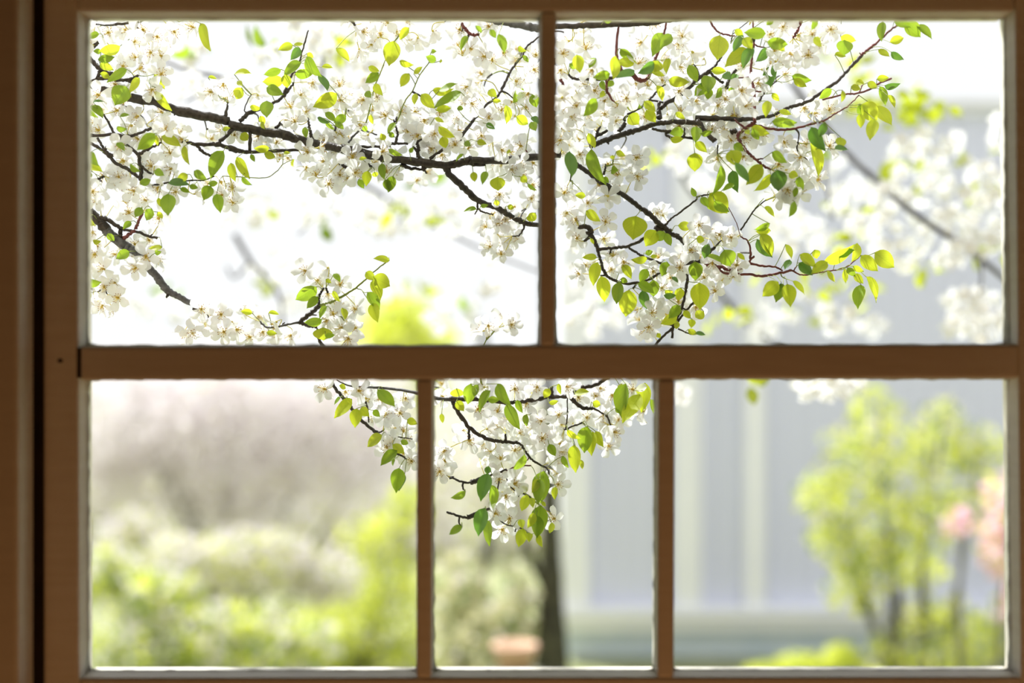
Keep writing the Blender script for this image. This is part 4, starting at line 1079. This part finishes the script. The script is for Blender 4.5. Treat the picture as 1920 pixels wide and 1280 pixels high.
def bush(name, label, cat, D_, blobs, mats, probs, size, n, stems=5, group=None, smat='trunk_pale', aspect=.6):
    """blobs: (px, py, radius px x, radius px y) of leaf clumps at distance D_"""
    k_ = D_ / FPX
    cx = sum(b[0] for b in blobs) / len(blobs)
    base = P(cx, 640, D_); base.z = GZ
    root = empty(name, base)
    tag(root, label, cat, group)
    tot = sum(b[2] * b[3] for b in blobs)
    pts = []
    for (x, y, rx, ry) in blobs:
        c_ = P(x, y, D_ + random.uniform(-.2, .2))
        pts.append(blob((c_.x, c_.y, c_.z), (rx * k_, (rx + ry) / 2 * k_, ry * k_), max(10, int(n * rx * ry / tot)), .45))
    leaves_np(np.concatenate(pts), size, mats, probs, 'foliage', root, aspect)
    for i in range(stems):
        b = blobs[i % len(blobs)]
        e = P(b[0], b[1] - b[3] * .3, D_)
        s0 = base + Vector((random.uniform(-.06, .06), random.uniform(-.06, .06), 0))
        mid = s0.lerp(e, .5) + Vector((random.uniform(-.08, .08), 0, 0))
        link('stem', tube_mesh('stem', catmull([s0, mid, e], 5), lambda t: .022 * (1 - .75 * t), 6, .2), M[smat], root)
    return root


# hedge and far trees that close the garden on the left
bush('hedge', 'pale olive hedge closing the far end of the garden behind the trunks', 'hedge', 13.0,
     [(x, 930 + 40 * math.sin(x * .02), 130, 240) for x in range(-400, 1080, 85)], ['fol_olive', 'fol_white', 'fol_lime'], [.16, .78, .06], .10, 14500, 6)
bush('blossom_tree', 'low pale pinkish blossom tree filling the top of the lower left pane', 'tree', 9.5,
     [(230, 730, 150, 90), (430, 720, 170, 90), (640, 740, 150, 90), (250, 800, 150, 90), (430, 800, 160, 110), (620, 820, 150, 110), (330, 880, 150, 90), (520, 900, 160, 90), (200, 880, 90, 80), (700, 880, 90, 90), (430, 960, 120, 50)],
     ['fol_white', 'fol_olive'], [.96, .04], .055, 15000, 12, smat='trunk')
bush('shrub', 'leafy green shrub with white bloom at the bottom left corner of the lower left pane', 'shrub', 6.6,
     [(200, 1080, 80, 60), (300, 1130, 100, 70), (430, 1190, 110, 70), (220, 1230, 90, 60), (560, 1210, 90, 60), (330, 1250, 110, 50)],
     ['fol_green', 'fol_lime', 'fol_white', 'fol_dark'], [.26, .30, .34, .10], .065, 2600, 6)
bush('shrub', 'white-flowering shrub in the middle height of the lower left pane', 'shrub', 7.6,
     [(350, 1060, 100, 60), (480, 1050, 120, 70), (600, 1080, 90, 60), (250, 1010, 70, 60)],
     ['fol_white', 'fol_olive', 'fol_green', 'fol_lime'], [.66, .12, .08, .14], .06, 2600, 5)
bush('shrub', 'bright lime green bush beside the left lower muntin', 'shrub', 8.2,
     [(700, 1010, 70, 60), (760, 950, 50, 50), (740, 1110, 100, 70), (650, 1160, 90, 70), (560, 1180, 80, 50), (760, 1220, 80, 70), (640, 1230, 100, 50)],
     ['fol_lime', 'fol_green', 'fol_white', 'fol_dark'], [.80, .08, .08, .04], .055, 2300, 6)
bush('young_tree', 'yellow-green young tree whose crown shows just above the middle rail', 'tree', 10.5,
     [(750, 600, 70, 60), (720, 650, 90, 60), (800, 640, 60, 50), (760, 720, 90, 60)], ['fol_lime', 'fol_olive'], [.8, .2], .07, 2600, 3)
bush('shrub', 'lime green tree-like shrub standing in the lower right pane before the house', 'shrub', 6.2,
     [(1620, 840, 90, 60), (1650, 770, 60, 50), (1770, 790, 50, 50), (1740, 850, 105, 60), (1840, 850, 60, 55), (1560, 930, 75, 70), (1690, 960, 130, 90), (1560, 1010, 50, 60), (1730, 1060, 60, 50), (1820, 960, 70, 60), (1640, 1060, 75, 60), (1600, 1110, 60, 50), (1760, 1160, 90, 50), (1800, 1230, 90, 40), (1680, 1220, 60, 40), (1720, 1270, 120, 40), (1860, 1180, 60, 60)],
     ['fol_lime', 'fol_green', 'fol_dark', 'fol_olive'], [.50, .18, .08, .24], .05, 3000, 9)
bush('flowering_shrub', 'pink flowering shrub at the right edge of the lower right pane', 'shrub', 5.2,
     [(1895, 940, 50, 65), (1885, 1030, 55, 60), (1800, 980, 32, 30), (1920, 1130, 50, 70), (1960, 1000, 80, 120)],
     ['fol_pink', 'fol_white', 'fol_lime'], [.62, .2, .18], .05, 1500, 4)
bush('low_plant', 'bright yellow-green low plant at the foot of the house wall', 'plant', 7.2,
     [(1440, 1256, 50, 16), (1510, 1244, 60, 22), (1580, 1232, 40, 28)], ['fol_lime', 'fol_green'], [.9, .1], .04, 800, 3)
bush('shrub', 'khaki green shrub at the bottom of the middle lower pane', 'shrub', 5.6,
     [(860, 1130, 60, 110), (930, 1190, 80, 60), (975, 1130, 40, 70), (1000, 1250, 70, 40), (850, 1240, 60, 50)], ['fol_olive', 'fol_dark', 'fol_white'], [.72, .14, .14], .05, 1500, 4)


def trunk(name, label, pts, D_, r0, r1, mat, limbs=()):
    p3 = [P(x, y, D_) for x, y in pts]
    base = Vector((p3[0].x, p3[0].y, GZ))
    root = empty(name, base)
    tag(root, label, 'tree')
    k_ = D_ / FPX
    link('trunk', tube_mesh('trunk', catmull([base] + p3, 6), lambda t: k_ * (r1 + (r0 - r1) * (1 - t) ** 2.2), 12, .12), M[mat], root)
    for lp, a, b in limbs:
        link('limb', tube_mesh('limb', catmull([P(x, y, D_) for x, y in lp], 6), lambda t: k_ * (a + (b - a) * t), 9, .12), M[mat], root)


trunk('garden_tree', 'dark mossy tree trunk standing left of the white house corner', [(1034, 1240), (1034, 1120), (1032, 1000), (1031, 850), (1028, 650), (1024, 400), (1026, 100)], 5.4, 40, 9, 'trunk',
      [([(1027, 1110), (985, 1020), (975, 960), (965, 860)], 9, 5)])
trunk('garden_tree', 'leaning pale green trunk left of the dark mossy one', [(862, 1230), (880, 1150), (905, 1070), (920, 1000), (930, 900), (925, 760), (900, 600)], 6.0, 20, 7, 'trunk_pale',
      [([(905, 1090), (935, 1170), (960, 1220)], 6, 10)])

# terracotta pot standing on a stone plinth
zt_ = P(0, 1264, 5.1).z
cx_ = P(966, 0, 5.1).x
pl_ = boxobj('plinth', (cx_ - .10, cx_ + .10, 5.0, 5.2, GZ, zt_), M['trunk_pale'], None, False, .01)
tag(pl_, 'dull stone plinth under the terracotta pot at the bottom edge', 'plinth')
prof = [(.0, .0), (.050, .0), (.072, .085), (.082, .085), (.084, .11), (.070, .11), (.062, .09), (.0, .085)]
vs, fs = [], []
for r_, z in prof:
    for s in range(20):
        vs.append((cx_ + r_ * math.cos(s * math.pi / 10), 5.1 + r_ * math.sin(s * math.pi / 10), zt_ + z))
for i in range(len(prof) - 1):
    for s in range(20):
        fs.append((i * 20 + s, i * 20 + (s + 1) % 20, (i + 1) * 20 + (s + 1) % 20, (i + 1) * 20 + s))
pot = link('flower_pot', mesh('flower_pot', vs, fs), M['terra'])
tag(pot, 'blurred orange terracotta pot standing on a plinth between the two trunks', 'pot')


# ------------------------------------------------------------------ blurred boughs between the near ones and the garden
def far_bough(label, D_, lines, flowers, leaves, seedn):
    R_ = random.Random(seedn)
    root = empty('blurred_bough', P(*lines[0][0][0], D_))
    tag(root, label, 'branch', 'out-of-focus boughs behind the blossom')
    k_ = D_ / FPX
    for pts, w0, w1 in lines:
        pl = catmull([P(x, y, D_ + .1 * math.sin(x * .01)) for x, y in pts], 6)
        link('branch', tube_mesh('branch', pl, (lambda a, b: (lambda t: k_ * (a + (b - a) * t) / 2))(w0, w1), 7, .12), M['bark_grey'], root)
    for (x, y, rx, ry, n) in flowers:
        for _ in range(n):
            a = R_.random() * 6.28; q = math.sqrt(R_.random())
            d_ = D_ + R_.uniform(-.12, .12)
            p = P(x + rx * q * math.cos(a), y + ry * q * math.sin(a), d_)
            ax = Vector((R_.gauss(0, .6), -1, R_.gauss(0, .6))).normalized()
            Mw = Matrix.LocRotScale(p, ax.to_track_quat('Z', 'Y') @ Quaternion((0, 0, 1), R_.random() * 6), (.0175,) * 3)
            link('flower', FLW, None, root, Mw)
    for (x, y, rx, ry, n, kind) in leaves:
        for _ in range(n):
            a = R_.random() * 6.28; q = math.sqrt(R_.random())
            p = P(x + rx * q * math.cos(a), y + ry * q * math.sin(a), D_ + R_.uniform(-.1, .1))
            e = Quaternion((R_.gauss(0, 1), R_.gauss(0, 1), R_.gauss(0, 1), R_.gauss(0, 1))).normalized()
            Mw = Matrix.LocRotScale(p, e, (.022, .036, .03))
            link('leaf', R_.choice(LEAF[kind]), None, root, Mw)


# whole small blossom as one mesh for the out-of-focus boughs
vs, fs = [], []
for k in range(5):
    Rm = Matrix.Rotation(k * 2 * math.pi / 5, 4, 'Z')
    n0 = len(vs)
    vs += [Rm @ v.co for v in PETALS[0].vertices]
    fs += [tuple(i + n0 for i in p.vertices) for p in PETALS[0].polygons]
mi = [0] * len(fs)
n0 = len(vs)
vs += [Vector((.13 * math.cos(a), .13 * math.sin(a), .12)) for a in [i * math.pi / 4 for i in range(8)]] + [Vector((0, 0, .2)), Vector((0, 0, 0))]
for i in range(8):
    fs += [(n0 + i, n0 + (i + 1) % 8, n0 + 8), (n0 + (i + 1) % 8, n0 + i, n0 + 9)]
    mi += [1, 1]
FLW = mesh('flower', vs, fs, True, mi)
FLW.materials.append(M['petal']); FLW.materials.append(M['stamen'])

far_bough('blurred bough sloping down to the right edge of the upper right pane', 2.75,
          [([(1480, 150), (1545, 235), (1590, 290), (1640, 335), (1707, 395), (1820, 472), (1905, 540), (1980, 600)], 13, 10),
           ([(1820, 472), (1840, 500), (1838, 560)], 7, 4), ([(1550, 250), (1548, 330), (1562, 410)], 8, 5)],
          [(1740, 300, 80, 55, 40), (1850, 400, 55, 90, 44), (1640, 400, 90, 60, 34), (1830, 590, 80, 45, 44), (1720, 470, 90, 50, 30), (1880, 250, 30, 40, 10), (1740, 370, 80, 50, 20),
           (1480, 420, 60, 70, 16), (1560, 600, 60, 30, 8), (1100, 600, 50, 30, 8), (1100, 520, 40, 40, 10), (1350, 340, 50, 40, 16), (1290, 290, 40, 40, 8)],
          [(1680, 210, 45, 35, 10, 'y'), (1740, 200, 50, 50, 16, 'y'), (1700, 330, 50, 30, 9, 'y'), (1830, 320, 50, 60, 10, 'y'), (1640, 160, 60, 50, 12, 'y'), (1580, 420, 60, 40, 8, 'y'), (1720, 500, 50, 20, 5, 'y'),
            (1580, 110, 40, 25, 7, 'y'), (1560, 520, 60, 60, 7, 'y'), (1230, 300, 20, 15, 4, 'y'), (1120, 570, 20, 20, 2, 'g'), (1860, 500, 40, 60, 7, 'y'), (1490, 300, 50, 60, 6, 'g'), (1370, 560, 60, 60, 6, 'y')], 3)
far_bough('blurred bough crossing the white sky in the lower half of the upper left pane', 2.7,
          [([(560, 300), (680, 345), (760, 398), (840, 436), (905, 468), (985, 500), (1040, 520)], 9, 4), ([(640, 360), (600, 400), (560, 440)], 5, 3), ([(760, 398), (730, 440)], 5, 3)],
          [(620, 390, 80, 35, 26), (730, 400, 70, 35, 24), (850, 400, 60, 40, 18), (480, 400, 60, 30, 14), (930, 520, 30, 60, 6)],
          [(740, 400, 25, 12, 5, 'y'), (820, 415, 15, 12, 3, 'y'), (600, 425, 12, 8, 2, 'g'), (500, 410, 30, 15, 3, 'y'), (800, 340, 30, 12, 4, 'g')], 5)
far_bough('blurred twig with yellow leaves beside the grey lower left bough', 3.2,
          [([(440, 440), (470, 490), (500, 520), (525, 560), (530, 610)], 10, 6), ([(470, 490), (440, 520), (425, 500)], 6, 4)],
          [(520, 500, 50, 50, 8), (580, 500, 40, 30, 4), (560, 590, 60, 30, 8), (860, 590, 60, 40, 12), (700, 540, 50, 30, 5), (300, 570, 90, 40, 12)],
          [(505, 530, 12, 12, 4, 'y'), (880, 580, 10, 10, 3, 'g'), (780, 570, 40, 30, 8, 'y'), (310, 540, 40, 20, 5, 'g')], 9)
far_bough('blurred twigs of blossom high in the upper left pane', 2.3,
          [([(310, 115), (350, 130), (400, 142), (440, 150)], 8, 5), ([(600, 60), (606, 100), (603, 170)], 7, 5), ([(390, 170), (350, 190)], 4, 3)],
          [(380, 165, 50, 25, 14), (620, 90, 60, 40, 24), (560, 60, 40, 20, 8), (860, 150, 40, 20, 5), (370, 90, 30, 30, 6), (500, 110, 20, 20, 2), (700, 130, 40, 30, 10)],
          [(490, 90, 20, 12, 3, 'g'), (355, 95, 6, 12, 2, 'g'), (620, 75, 30, 25, 5, 'y'), (640, 110, 25, 15, 5, 'y'), (370, 75, 10, 10, 2, 'g')], 11)
far_bough('cluster of blurred blossom and twigs low in the upper right pane', 3.4,
          [([(1340, 540), (1385, 590), (1430, 630), (1470, 660)], 13, 9), ([(1250, 230), (1262, 290), (1290, 350), (1350, 420)], 10, 8)],
          [(1420, 600, 50, 30, 12), (1120, 560, 60, 60, 16), (1500, 560, 40, 40, 6), (1640, 600, 40, 30, 6), (1420, 380, 80, 60, 26), (1500, 440, 60, 40, 14), (1560, 330, 50, 40, 12)],
          [(1350, 610, 20, 20, 3, 'y'), (1460, 600, 60, 20, 4, 'y'), (1600, 540, 50, 40, 5, 'y'), (1430, 330, 40, 40, 4, 'g')], 13)
far_bough('few white blurred blossoms hanging under the middle rail in the lower right pane', 2.4,
          [([(1420, 690), (1500, 712), (1580, 700)], 6, 5)],
          [(1540, 725, 45, 18, 16), (1600, 712, 40, 10, 8), (1275, 738, 8, 10, 3)], [(1410, 722, 15, 6, 4, 'y')], 17)
